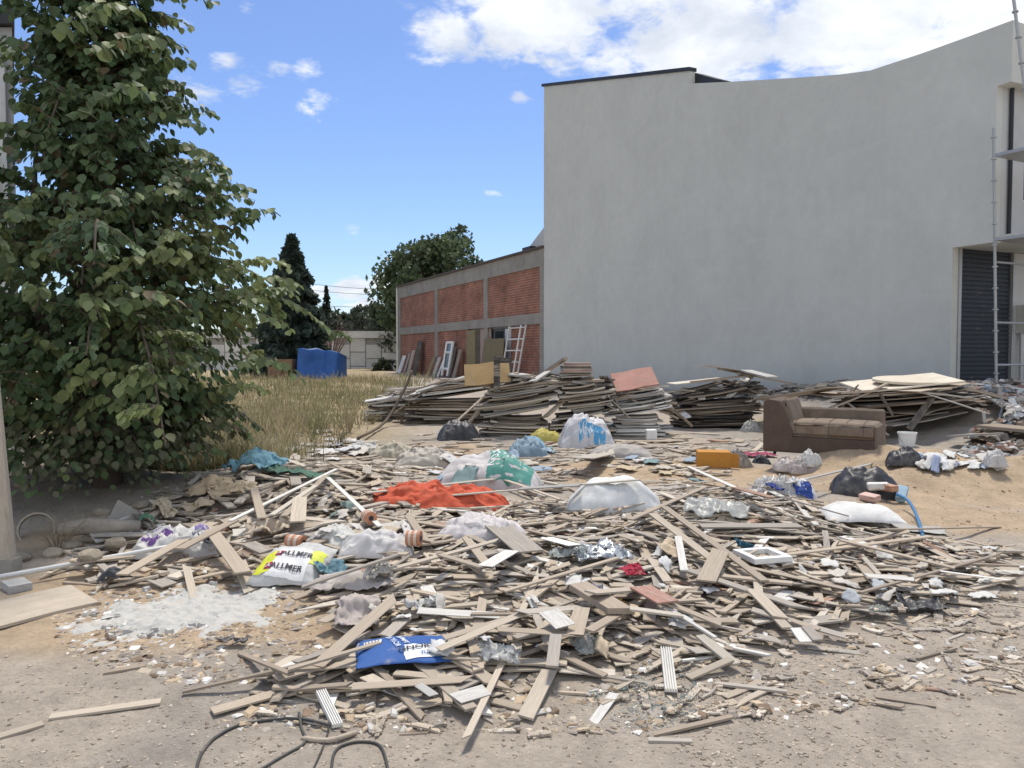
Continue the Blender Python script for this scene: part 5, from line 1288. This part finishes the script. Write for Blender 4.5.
def bucket(name, label, px, py, r1, r2, h):
    x, y, z = hit(px, py, True); b = empty(name, (x, y, hm(x, y) - .005)); tag(b, label, 'bucket')
    o = MB().lathe([(0, 0), (r1, 0), (r2, h - .03), (r2 + .012, h - .03), (r2 + .012, h), (r2 - .004, h), (r1 - .006, .01), (0, .01)], seg=28).build('pail', M_white, b, smooth=False)
    o = MB().tube([(-(r2 + .012), 0, h - .04)] + [((r2 + .02) * math.cos(math.pi - t * math.pi / 8), -(r2 + .03) * math.sin(t * math.pi / 8) * .5, h - .04 - (r2 + .06) * math.sin(t * math.pi / 8) * .8) for t in range(1, 8)] + [(r2 + .012, 0, h - .04)], .005, 5).build('handle', M_metal, b)
bucket('white_bucket', 'white plastic bucket standing in front of the stack behind the sofa', 907, 446, .12, .145, .24)
bucket('white_bucket', 'white plastic tub standing behind the sofa back', 831, 418, .14, .16, .24)
sack('white_bundle', 'white crumpled bundle at the right end of the litter', 'bundle', 998, 470, .22, .18, .18, 0, M_fabric, (.62, .61, .58), 91, .04, 7)
for (px, py, lb) in ((651, 440, 'small white cube shaped can on the ground before the white edged stack'),):
    x, y, z = hit(px, py); o = rbox('white_block', (.2, .18, .2) if px < 700 else (.17, .15, .2), (x, y, z + .09), M_white, None, .02); tag(o, lb, 'can')
def roll(px, py, label, rad, ln, yaw, tilt=0.):
    x, y, z = hit(px, py); b = empty('tape_roll', (x, y, z + rad * .9), yaw); tag(b, label, 'tape roll')
    nseg = 5
    for k in range(nseg):
        c = (.50, .23, .13) if k % 2 == 0 else (.60, .50, .42)
        o = MB().tube([(0, (-.5 + k / nseg) * ln, 0), (0, (-.5 + (k + 1) / nseg) * ln - .0005, 0)], rad * (1 + .04 * (k % 2)), 16).build('stripe', M_obj, b, c)
    o = MB().tube([(0, -ln / 2 - .004, 0), (0, ln / 2 + .004, 0)], rad * .4, 12).build('core', M_dark, b)
roll(414, 549, 'striped orange and white tape roll right of the white crumpled sack', .055, .10, R(80), 0)
roll(369, 528, 'striped orange and white tape roll beside the end of the white trim', .05, .10, R(30), 0)
roll(296, 548, 'dusty striped tape roll above the plaster sack', .05, .14, R(65), 0)
x, y, z = hit(37, 536)
o = MB().lathe([(.13, -.05), (.145, -.05), (.145, .05), (.13, .05), (.13, -.05)], seg=30).build('metal_hoop', mat('dusty_grey', (.33, .29, .235), rough=.9, var=.25, scale=5, dust=.3)); o.location = (x, y, z + .05); o.rotation_euler = (R(72), R(8), R(25))
tag(o, 'dusty upright hoop lying beside the weathered post', 'hoop')
x, y, z = hit(100, 532)
lg = MB().tube([(-.3, -.05, .03), (-.1, 0, .045), (.15, .02, .04), (.3, .06, .03)], [.055, .07, .06, .05], 12).build('dusty_log', mat('dusty_grey'), smooth=True); lg.location = (x, y, z); tag(lg, 'dusty rounded log under the leafy tree', 'log')
o = MB().prism([(0, 0), (.36, .0), (.24, .12), (.08, .22)], -.04, .04, lambda u, v, w: (u, w, v)).build('concrete_shard', M_concrete); x, y, z = hit(112, 523); o.location = (x - .1, y + .1, z - .05); o.rotation_euler = (R(-25), 0, R(10)); tag(o, 'triangular dusty concrete shard leaning behind the log', 'shard')
for k, (px, py) in enumerate([(52, 556), (70, 548), (118, 548), (88, 560), (60, 470), (30, 468), (45, 480), (22, 488), (70, 490), (100, 515), (140, 508), (20, 560)]):
    x, y, z = hit(px, py); bm = bmesh.new(); bmesh.ops.create_icosphere(bm, subdivisions=2, radius=.08)
    for v in bm.verts: v.co *= 1 + .5 * noise.noise(v.co * 9 + Vector((k * 3, 0, 0))); v.co.z *= .6
    me = bpy.data.meshes.new('rubble_stone'); bm.to_mesh(me); bm.free(); o = link('rubble_stone', me, M_stone, None, (.34, .29, .22)); o.location = (x, y, z + .02); o.rotation_euler = (0, 0, k)
    tag(o, 'dusty rubble stone on the ground under the leafy tree', 'stone', 'stones under the leafy tree')

# pipe, plates and ribbed strips
tube_px('white_pipe', 'long white plastic pipe lying on the ground at the left edge', 'pipe', [(-30, 589), (192, 549)], .017, M_white, None, .03, clamp=False)
plank_px(5, 592, 28, 588, .2, 'grey', 'grey dusty slab at the foot of the weathered post', 'slab', 'slab', .05, 0, True)
plank_px(-60, 632, 84, 596, .52, 'sandy', 'large sandy plywood sheet lying at the left edge', 'plywood_sheet', 'plywood', .018, 0, True)
def ribbed(px1, py1, px2, py2, wd, label):
    a, b = hit(px1, py1), hit(px2, py2); L = math.hypot(b[0] - a[0], b[1] - a[1]); yaw = math.atan2(b[1] - a[1], b[0] - a[0])
    x, y = (a[0] + b[0]) / 2, (a[1] + b[1]) / 2; z, pit = drop(x, y, yaw, L, wd, .015, .3, block=True)
    poly = []
    nr = 5
    for k in range(nr): w0 = -wd / 2 + wd * k / nr; s_ = wd / nr; poly += [(w0, .0), (w0 + s_ * .2, .012), (w0 + s_ * .65, .012), (w0 + s_ * .85, .0)]
    poly += [(wd / 2, 0), (wd / 2, -.006), (-wd / 2, -.006)]
    o = MB().prism(poly, -L / 2, L / 2, lambda u, v, w: (w, u, v)).build('ribbed_strip', M_whitepaint); o.location = (x, y, z); o.rotation_euler = (0, -pit, yaw); tag(o, label, 'strip')
ribbed(321, 695, 338, 731, .05, 'ribbed white strip lying above the black cable')
ribbed(666, 652, 671, 698, .06, 'ribbed white strip lying in the broken glass')
# ------------------------------------------------------------------ planks one can pick out
HP = [
 (122, 590, 214, 534, .09, 'tan', 'long tan plank running up to the crossed boards at left'), (209, 528, 243, 580, .10, 'tan', 'short tan board crossing the long plank at left'), (180, 565, 240, 535, .08, 'brown', 'brown board under the crossing board at left'),
 (196, 608, 186, 570, .05, 'sandy', 'narrow sandy slat standing out of the white powder'), (230, 522, 337, 471, .045, 'white', 'long white trim slanting up over the left heap'), (284, 520, 326, 483, .06, 'tan', 'tan slat beside the long white trim'), (272, 525, 316, 486, .05, 'pale', 'pale slat under the long white trim'),
 (254, 494, 262, 524, .07, 'tan', 'short tan board crossing the white trim'), (300, 500, 298, 540, .12, 'sandy', 'wide sandy board end below the white trim'), (328, 483, 380, 528, .04, 'white', 'white angled trim right of the long white trim'),
 (366, 496, 494, 489, .07, 'pale', 'long pale board lying across the red tarpaulin'), (372, 516, 447, 530, .05, 'tan', 'tan slat in front of the red tarpaulin'), (408, 520, 427, 548, .06, 'tan', 'tan slat ending at the striped tape roll'), (466, 540, 491, 590, .06, 'tan', 'tan upright slat below the white woven sack'),
 (392, 573, 502, 545, .05, 'sandy', 'long sandy slat crossing behind the tan upright slat'), (300, 604, 400, 566, .05, 'greyish', 'greyish slat along the white powder'), (494, 523, 530, 560, .20, 'greyish', 'wide greyish panel lying right of the white woven sack'), (440, 556, 482, 578, .05, 'tan', 'short tan slat left of the upright slat'),
 (316, 668, 398, 604, .08, 'tan', 'long tan plank slanting left of the blue paper sack'), (182, 697, 330, 668, .025, 'brown', 'long thin brown lath in the left foreground'), (240, 655, 292, 692, .03, 'brown', 'thin bent brown lath left of the ribbed strip'), (300, 690, 352, 692, .04, 'brown', 'brown lath end above the ribbed strip'), (286, 678, 380, 645, .03, 'tan', 'thin tan lath under the slanting plank'),
 (352, 692, 472, 683, .07, 'tan', 'tan plank lying below the blue paper sack'), (418, 624, 500, 620, .10, 'white', 'long white board above the blue paper sack'), (470, 615, 520, 618, .035, 'brown', 'brown slat lying on the long white board'), (442, 640, 525, 626, .06, 'tan', 'tan beam touching the blue paper sack, upper one'), (438, 656, 525, 638, .06, 'sandy', 'sandy beam touching the blue paper sack, lower one'),
 (525, 724, 549, 674, .075, 'sandy', 'clean sandy slat pointing at the camera in the foreground'), (540, 655, 606, 684, .045, 'brown', 'brown slat running down to the broken glass'), (497, 640, 585, 639, .07, 'tan', 'tan beam lying level below the white square scrap'), (556, 640, 552, 682, .06, 'greyish', 'greyish upright slat right of the clean sandy slat'),
 (520, 617, 592, 612, .10, 'greyish', 'wide greyish board above the white square scrap'), (575, 646, 582, 618, .09, 'tan', 'short tan board right of the white square scrap'), (588, 652, 630, 610, .06, 'brown', 'brown slat slanting right of the short tan board'), (578, 600, 622, 622, .13, 'brown', 'thick brown drawer board below the lilac bag'), (504, 600, 618, 565, .035, 'tan', 'long tan pole pointing at the silver foil'),
 (590, 606, 650, 590, .09, 'sandy', 'sandy board right of the drawer board'), (630, 528, 706, 489, .05, 'tan', 'tan slat rising right of the bulging sack'), (688, 468, 752, 508, .055, 'white', 'white trim slanting left of the clear bags'), (734, 488, 772, 520, .07, 'reddish', 'reddish board under the white trim'),
 (664, 512, 765, 588, .06, 'tan', 'long tan slat slanting through the right of the heap'), (652, 525, 720, 566, .07, 'sandy', 'sandy board under the long slanting slat'), (684, 580, 806, 622, .07, 'greyish', 'long greyish plank at the right of the heap'), (706, 588, 721, 556, .12, 'tan', 'wide tan board end above the long greyish plank'), (752, 592, 782, 622, .08, 'sandy', 'sandy slat crossing the long greyish plank'),
 (654, 609, 716, 641, .025, 'white', 'thin white trim above the ribbed strip'), (662, 604, 722, 634, .06, 'tan', 'tan slat beside the thin white trim'), (640, 592, 668, 610, .14, 'pink', 'pinkish red triangular board in the heap'), (628, 628, 682, 632, .06, 'pale', 'pale board left of the thin white trim'),
 (688, 681, 731, 662, .05, 'sandy', 'sandy slat lying apart right of the ribbed strip'), (714, 685, 787, 698, .03, 'greyish', 'thin greyish stick lying apart in the right foreground'), (652, 738, 732, 720, .03, 'brown', 'long brown splinter in the foreground'), (648, 744, 692, 744, .03, 'greyish', 'short greyish lath below the brown splinter'), (733, 650, 771, 663, .025, 'white', 'thin white lath at the edge of the heap'),
 (796, 629, 806, 654, .07, 'white', 'white printed strip at the right edge of the heap'), (806, 628, 818, 653, .06, 'greyish', 'greyish strip beside the white printed strip'), (50, 720, 161, 703, .055, 'sandy', 'long sandy plank lying apart in the left foreground'), (-10, 742, 43, 726, .05, 'sandy', 'sandy plank end cut by the left edge'), (104, 674, 146, 668, .04, 'brown', 'short brown lath lying below the white powder'),
 (678, 542, 684, 582, .05, 'white', 'white painted plate standing in the heap'), (774, 510, 850, 522, .03, 'grey', 'thin grey metal bar below the clear bags'), (786, 494, 874, 464, .04, 'grey', 'long grey metal bar leaning on the torn black bag'), (700, 530, 800, 528, .14, 'greyish', 'wide greyish board below the plastic sheet'), (770, 560, 930, 545, .05, 'tan', 'long tan lath below the white cushion'),
 (860, 602, 1004, 560, .025, 'brown', 'long thin brown stick at the right of the heap'), (840, 545, 955, 572, .05, 'tan', 'tan lath right of the white cushion'), (880, 540, 1000, 528, .03, 'brown', 'thin brown stick in the sand at the right'), (866, 583, 916, 586, .09, 'white', 'flat white foam flake right of the heap'), (940, 575, 1012, 586, .03, 'white', 'thin white strip right of the foam flake'),
 (548, 620, 566, 634, .13, 'white', 'white square scrap in the middle of the heap'), (455, 700, 488, 690, .11, 'white', 'white card with marks in the foreground'), (418, 690, 435, 704, .05, 'grey', 'grey tile strip left of the white card'), (546, 540, 575, 552, .1, 'white', 'folded white paper left of the silver foil'), (485, 568, 512, 560, .1, 'white', 'white curled paper right of the upright slat'),
 (500, 470, 610, 460, .05, 'tan', 'tan plank behind the printed sack'), (505, 480, 560, 502, .04, 'sandy', 'sandy slat right of the printed sack'), (440, 497, 640, 492, .05, 'pale', 'long pale board behind the bulging sack'), (520, 505, 580, 500, .12, 'grey', 'grey sheet left of the bulging sack'), (582, 478, 604, 455, .3, 'greyish', 'greyish square panel standing behind the bulging sack'),
]
for q in HP:
    nm = 'trim' if 'trim' in q[6] else 'scrap_sheet' if ('paper' in q[6] or 'card' in q[6] or 'foam' in q[6] or 'scrap' in q[6]) else 'metal_bar' if 'metal' in q[6] else 'plank'
    o = plank_px(q[0], q[1], q[2], q[3], q[4], q[5], q[6], nm, {'trim': 'trim', 'scrap_sheet': 'scrap', 'metal_bar': 'bar', 'plank': 'plank'}[nm], T=(.004 if nm == 'scrap_sheet' else .035 if 'thick' in q[6] or 'beam' in q[6] else .011), var=RNG.choice((0, 0, 1, 2)))
    LAND.setdefault(q[6], (o.location.x, o.location.y))
# white foam frame
x, y, z = hit(762, 560); ff = empty('foam_square', (x, y, z), R(15)); tag(ff, 'white square foam frame lying right of the teal scrap', 'frame')
for c, s_ in (((0, -.12, .02), (.3, .05, .04)), ((0, .12, .02), (.3, .05, .04)), ((-.125, 0, .021), (.05, .19, .04)), ((.125, 0, .021), (.05, .19, .04))):
    o = MB().box((0, 0, 0), s_).build('frame_bar', M_white, ff, bevel=.006); o.location = c
# things on and behind the stacks
def flat_px(px, py, L, wd, T, yaw, tone, label, tilt=0., name='board', roll=0.):
    x, y, z = hit(px, py); o = plank_obj(name, x, y, yaw, L, wd, T, tone, label, 'board', None, 0, True, z=z + T / 2 + abs(math.sin(tilt)) * L * .45 + abs(math.sin(roll)) * wd * .45, pitch=tilt, roll=roll)
    return o
flat_px(634, 394, .85, .55, .03, .05, 'pink', 'pinkish red panel propped on the white edged stack', .18, 'red_board', R(38))
_h = hit(700, 394); plank_obj('tan_sheet', _h[0], _h[1] + .3, .1, 1.2, .7, .02, 'pale', 'pale tan sheet lying on top of the dark stack', 'board', None, 0, True, maxslope=.1)
for k in range(11):
    x, y, z = hit(577, 386) if k == 0 else (x, y, z)
    zz = hm(x, y) 
    plank_obj('tile_sheet', x + RNG.uniform(-.03, .03), y + .25 + RNG.uniform(-.02, .02), RNG.uniform(-.1, .1), .62 - k * .012, .5, .026, ['greyish', 'brown', 'dark', 'greyish', 'pink'][k % 5], '%s sheet, %s from the bottom of the small pile on the middle stack' % (['greyish', 'brown', 'dark', 'greyish', 'pink'][k % 5], (['first'] + ORD[1:])[k]), 'sheet', 'sheets piled on the middle stack', 0, True, maxslope=.05)
BKL = [(505, 372, 566, 402, .08, 'tan', 'long tan beam sloping over the middle stack', .05), (430, 382, 388, 410, .16, 'pale', 'pale wide plank sloping down to the dry grass', .05), (690, 400, 748, 394, .1, 'tan', 'tan plank lying on the dark stack', .03), (738, 388, 752, 380, .07, 'greyish', 'greyish stick poking up behind the dark stack', .05),
       (718, 424, 790, 404, .14, 'greyish', 'greyish plank sloping left of the sofa', .03), (760, 414, 840, 395, .5, 'tan', 'wide tan chipboard lying behind the sofa', .02), (700, 428, 770, 424, .6, 'greyish', 'curved greyish sheet at the foot of the dark stack', .02), (745, 416, 772, 404, .3, 'grey', 'grey panel left of the wide chipboard', .02),
       (985, 436, 1060, 440, .6, 'brown', 'brown door lying right of the stack behind the sofa', .05), (950, 446, 1000, 450, .25, 'greyish', 'greyish board in front of the lying brown door', .03)]
for (a, b, c, d, w, t, lb, T) in BKL: plank_px(a, b, c, d, w, t, lb, 'board', 'board', T, 0, True, .14, base=(b > 415 and d > 415))
o = flat_px(487, 386, .9, .5, .03, .0, 'pale', 'yellowish chipboard square propped before the olive door', .1, 'chipboard', R(55)); o.color = (.40, .27, .12, 1)
sheet('red_cloth', 'red cloth scrap on the left board stack', 'cloth', 421, 384, .7, .3, 0, M_cloth, (.42, .08, .08), 600, .06, 5)
# white plastic chair scrap left of sofa
sack('film_bag', 'dusty clear plastic bag left of the sofa back', 'bag', 752, 432, .4, .3, .2, R(10), M_film, (.55, .55, .52), 70, .08, 5, fold=.3)
# dark upright timber in front of middle stack
x, y, z = hit(497, 424); o = MB().box((0, 0, .35), (.12, .1, .7)).box((.12, 0, .62), (.34, .09, .1)).build('dark_timber', M_wood, None, TONES['charcoal'], bevel=.008); o.location = (x, y - .12, z - .1); tag(o, 'charcoal angled timber standing against the middle stack', 'timber')
# branch across the left
tube_px('dry_branch', 'long dry branch lying at the edge of the grass', 'branch', [(358, 442), (385, 428, .1), (405, 412, .25), (412, 396, .4)], .03, M_bark)
bare_shrub('dry_twigs', 'dry twig bush at the left board stack', *hit(402, 424)[:2], .8, 12, .5, (.20, .16, .12), .008, 5)
bare_shrub('dry_weed', 'dry grey weed clump at the edge of the litter', *hit(338, 442)[:2], .45, 34, .5, (.22, .19, .11), .006, 6)
for k, (px, py) in enumerate([(250, 438), (262, 430), (283, 436), (300, 428), (322, 434), (350, 432), (372, 424), (312, 442), (240, 448)]):
    bare_shrub('dry_weed', 'dry weed clump along the front of the grass', *hit(px, py)[:2], .35 + .25 * (k % 3), 22, .35, [(.34, .29, .17), (.20, .22, .10), (.42, .35, .22)][k % 3], .006, 40 + k)['group'] = 'weed clumps along the grass'
bare_shrub('dry_weed', 'dry weed tangle beside the weathered post', *hit(58, 550)[:2], .3, 30, .3, (.30, .24, .16), .004, 7)

# the largest become planks of their own, the rest one mass
def appsize(p): return p['L'] * p['W'] / p['y'] ** 2
order = sorted(range(len(PLANKS)), key=lambda i: -appsize(PLANKS[i]))
own = set(order[:285])
SZ = lambda p: 'long' if p['L'] > .6 else 'short' if p['L'] < .3 else 'broad' if p['W'] > .08 else 'slim'
lnames = list(LAND.items())
def near_name(p):
    best = min(lnames, key=lambda kv: (kv[1][0] - p['x']) ** 2 + (kv[1][1] - p['y']) ** 2)
    dx, dy = p['x'] - best[1][0], p['y'] - best[1][1]
    rel = ('right of' if dx > 0 else 'left of') if abs(dx) > abs(dy) else ('behind' if dy > 0 else 'in front of')
    n = best[0].split(' lying')[0].split(' in ')[0].split(' beside')[0].split(' below')[0].split(' crossing')[0].split(' at ')[0].split(' right of')[0].split(' left of')[0].split(' on ')[0].split(' with ')[0].split(' under')[0].split(' behind')[0].split(' above')[0]
    return rel, ' '.join(n.split()[:6])
from collections import Counter
for i in sorted(own):
    p = PLANKS[i]; rel, nm = near_name(p)
    lb = '%s %s wood piece lying %s the %s' % (SZ(p), p['tone'], rel, nm)
    o = bpy.data.objects.new('wood_piece', PME[p['var']]); COL.objects.link(o); o.location = (p['x'], p['y'], p['z']); o.rotation_euler = (p['roll'], -p['pitch'], p['yaw']); o.scale = (p['L'], p['W'], p['T']); o.color = (*TONES[p['tone']], 1)
    tag(o, lb, 'wood piece', 'wood pieces in the debris heap')
    _s, _w = np.meshgrid(np.linspace(-.5, .5, 24) * p['L'], np.linspace(-.5, .5, 6) * p['W'], indexing='ij'); _c, _n = math.cos(p['yaw']), math.sin(p['yaw'])
    BLOCK[hidx(p['x'] + _s * _c - _w * _n, p['y'] + _s * _n + _w * _c)] = True
vs, fs, cs, uv = [], [], [], []
rs = random.Random(55)
for i, p in enumerate(PLANKS):
    if i in own: continue
    V_, F_ = PV[p['var']]; k = len(vs)
    mt = Matrix.Translation((p['x'], p['y'], p['z'])) @ Euler((p['roll'], -p['pitch'], p['yaw'])).to_matrix().to_4x4()
    c = np.array(TONES[p['tone']]) * rs.uniform(.72, 1.25); of = rs.random() * 50
    for v in V_:
        l = Vector((v[0] * p['L'], v[1] * p['W'], v[2] * p['T'])); vs.append(tuple(mt @ l)); uv.append((l.x + of, l.y, l.z)); cs.append(c)
    fs += [tuple(a + k for a in f) for f in F_]
tag(link('wood_scraps', np_mesh('wood_scraps', vs, fs, M_woodstuff, colors=np.array(cs), uvw=np.array(uv))), 'countless small wood scraps and splinters making up the debris heap', 'wood scraps', kind='stuff')

# ------------------------------------------------------------------ small stuff: chips, gravel, glass, powder
def chips(name, label, cat, n, polys, smin, smax, cols_, m_, seed, flat=.35, stones=False, power=2., anyw=False):
    rs = np.random.RandomState(seed); vs, fs, cs = [], [], []; k = 0; tries = 0
    tot = 0
    while tot < n and tries < n * 60:
        tries += 1
        P = polys[rs.randint(len(polys))]; xs = [p[0] for p in P]; ys = [p[1] for p in P]
        # uniform on the ground inside the outline
        ymax = min(CAMZ * F / max(14, (min(ys) - HZ)), 23); ymin = CAMZ * F / (max(ys) - HZ)
        y_ = ymin + (ymax - ymin) * rs.rand() ** 1.4; u = rs.uniform(min(xs), max(xs)); x_ = (u - CX) / F * y_
        v = proj(x_, y_, 0)[1]
        if not inpoly(u, v, P): continue
        bi, bj = hidx(np.array([x_]), np.array([y_]))
        if BLOCK[bi[0], bj[0]] and not anyw: continue
        if stones and vnoise(x_ * 1.6, y_ * 1.6, seed) < .42 and rs.rand() < .75: continue
        s = smin + (smax - smin) * rs.rand() ** power; z = hm(x_, y_); a = rs.rand() * 6.28; asp = .4 + .6 * rs.rand(); q = len(vs)
        ca, sa = math.cos(a), math.sin(a); tl = rs.normal(size=2) * .18; h = s * flat * (.5 + rs.rand())
        for (lx, ly, top_) in ((-1, -.7, 0), (.8, -1, 0), (1, .8, 0), (-.6, 1, 0), (-.7, -.5, 1), (.6, -.7, 1), (.7, .6, 1), (-.4, .7, 1)):
            lx *= s * .5 * (.8 + .4 * rs.rand()); ly *= s * .5 * asp * (.8 + .4 * rs.rand())
            vs.append((x_ + lx * ca - ly * sa, y_ + lx * sa + ly * ca, z + (h if top_ else -.004) + lx * tl[0] + ly * tl[1]))
        fs += [(q + 3, q + 2, q + 1, q), (q + 4, q + 5, q + 6, q + 7), (q, q + 1, q + 5, q + 4), (q + 1, q + 2, q + 6, q + 5), (q + 2, q + 3, q + 7, q + 6), (q + 3, q, q + 4, q + 7)]
        c = np.array(cols_[rs.randint(len(cols_))]) * (.7 + .6 * rs.rand()); cs += [c] * 8; tot += 1
    return tag(link(name, np_mesh(name, vs, fs, m_, colors=np.array(cs), uvw=np.array(vs))), label, cat, kind='stuff')
M_chip = mat('chips', src='col', rough=.9, var=.2, scale=8, bump=.2, rand=0)
FORE = [(-40, 800), (-40, 660), (120, 655), (230, 680), (330, 700), (480, 712), (620, 690), (760, 655), (1060, 590), (1060, 800)]
chips('gravel', 'grey beige gravel and crumbs strewn over the foreground track', 'gravel', 8000, [FORE, FORE, [(640, 690), (1060, 590), (1060, 720), (700, 768)]], .004, .026, [(.375, .315, .245), (.36, .30, .235), (.40, .34, .27), (.33, .28, .22), (.44, .39, .32)], M_chip, 5, .16, True, 3.0)
chips('debris_chips', 'small chips of wood, plaster and plastic strewn in the heap', 'chips', 8000, [POLY['main'], POLY['main'], POLY['left'], POLY['mid'], POLY['fore'], [(40, 600), (330, 560), (340, 690), (200, 690), (60, 660)]], .012, .075, [(.40, .31, .21), (.46, .37, .26), (.30, .26, .22), (.22, .16, .11), (.62, .60, .56), (.5, .43, .33), (.33, .29, .25)], M_chip, 6, .07, False, 2.8)
chips('rubble', 'grey rubble lumps along the foot of the wall and shutter', 'rubble', 3600, [POLY['wallfoot'], POLY['wallfoot'], POLY['wallfoot'], POLY['heapback']], .03, .16, [(.36, .33, .29), (.28, .25, .22), (.45, .42, .38), (.55, .53, .5), (.25, .19, .14), (.33, .2, .15), (.3, .35, .38)], M_chip, 7, .3)
chips('sand_clods', 'sandy clods on the sand pile', 'clods', 420, [[(800, 500), (840, 450), (930, 465), (1030, 470), (1030, 540), (930, 545)]], .01, .04, [(.43, .33, .21), (.38, .29, .19), (.36, .28, .19)], M_chip, 8, .22, False, 3.5)
chips('broken_glass', 'greenish crumbs of broken safety glass on the ground', 'glass', 2600, [[(590, 690), (640, 662), (700, 668), (700, 715), (640, 730), (600, 712)], [(575, 700), (630, 655), (705, 680), (690, 722)], [(870, 612), (905, 606), (905, 622), (875, 625)]], .004, .013, [(.36, .40, .37), (.40, .44, .41), (.45, .49, .46), (.33, .37, .34)], mat('glass_crumb', src='col', rough=.2, var=.1, scale=8, bump=0, spec=.8, rand=0, trans=.2), 9, .2)
# white plaster powder
cx_, cy_, _ = hit(185, 613, True)
n = 150; vs = []; keep = {}
for j in range(n + 1):
    for i in range(n + 1):
        X = cx_ - 1.0 + 2.0 * i / n; Y = cy_ - .65 + 1.3 * j / n
        g00 = float(HM0[int((Y - HY0) / HRES), int((X - HX0) / HRES)]); u, v = proj(X, Y, g00)
        du = (u - 190) / 115; dv = (v - 612 + (u - 190) * .12) / 27
        d = 1 - math.sqrt(du * du + dv * dv) + .55 * (noise.fractal(Vector((X * 4, Y * 4, 2)), .8, 2.0, 4))
        h = g00 + (-.008 + .03 * min(1, max(0, d * 1.5)) + .022 * max(0, d + .2) * max(0, noise.fractal(Vector((X * 16, Y * 16, 5)), .8, 2.1, 4) + .35))
        vs.append((X, Y, h)); keep[(i, j)] = d > -.12
fs = [(j * (n + 1) + i, j * (n + 1) + i + 1, (j + 1) * (n + 1) + i + 1, (j + 1) * (n + 1) + i) for j in range(n) for i in range(n) if keep[(i, j)] and keep[(i + 1, j + 1)] and keep[(i, j + 1)] and keep[(i + 1, j)]]
me = bpy.data.meshes.new('plaster_powder'); me.from_pydata(vs, [], fs); me.update(); me.materials.append(mat('plaster_powder', (.52, .51, .475), rough=.95, var=.2, scale=5, bump=.6, bscale=30, dust=.34, dustcol=(.46, .41, .34), rand=0)); me.shade_smooth()
tag(link('plaster_powder', me), 'spilled white plaster powder with lumps on the sandy ground', 'powder', kind='stuff')
chips('powder_lumps', 'white lumps of hardened plaster on the spilled powder', 'lumps', 420, [[(75, 620), (120, 598), (200, 588), (300, 580), (290, 608), (180, 640), (110, 645)]], .012, .06, [(.58, .57, .54), (.52, .51, .47), (.46, .44, .40)], M_chip, 10, .3, False, 2.)
# black cables in the foreground
tube_px('black_cable', 'black cable looping out of the bottom edge at left', 'cable', [(196, 775), (204, 752), (228, 733), (262, 723), (300, 722), (330, 728)], .0065, M_obj, (.07, .07, .066), sub=8)
tube_px('black_cable', 'black cable running diagonally to the short stick', 'cable', [(255, 775), (285, 757), (305, 744), (301, 728), (299, 716)], .006, M_obj, (.08, .08, .075), sub=8)
tube_px('black_cable', 'small black cable loop at the bottom edge', 'cable', [(331, 780), (334, 757), (346, 747), (364, 744), (380, 750), (387, 768), (388, 785)], .006, M_obj, (.06, .06, .056), sub=8)
tube_px('black_cable', 'thin dark cable between the two larger cable loops', 'cable', [(312, 775), (322, 752), (328, 735), (330, 724)], .004, M_obj, (.06, .06, .055), sub=8)
tube_px('short_stick', 'short tan stick lying across the black cables', 'stick', [(304, 743), (328, 744), (356, 737)], .011, M_wood, TONES['tan'], sub=3)
# bottles / small dark lump in the left foreground
sheet('grey_rag', 'small grey rag lump on the sand below the plaster powder', 'rag', 232, 647, .16, .06, R(-5), M_cloth, (.2, .19, .18), 610, .04, 12)

# things that share a label are told apart by their order across the picture
byl = {}
for o in bpy.data.objects:
    if '_L' in o.keys(): del o['_L']
    if o.parent is None and 'label' in o.keys(): byl.setdefault(o['label'], []).append(o)
NTH = ['first', 'second', 'third'] + ORD[3:]
for lb, obs in byl.items():
    if len(obs) < 2: continue
    obs.sort(key=lambda o: proj(*o.location)[0])
    for k, o in enumerate(obs):
        if len(obs) == 2: o['label'] = lb + (', left one' if k == 0 else ', right one')
        elif len(obs) == 3: o['label'] = lb + (', leftmost', ', middle one', ', rightmost')[k]
        else: o['label'] = lb + ', ' + (NTH[k] + ' from left' if k < len(NTH) else 'far right')
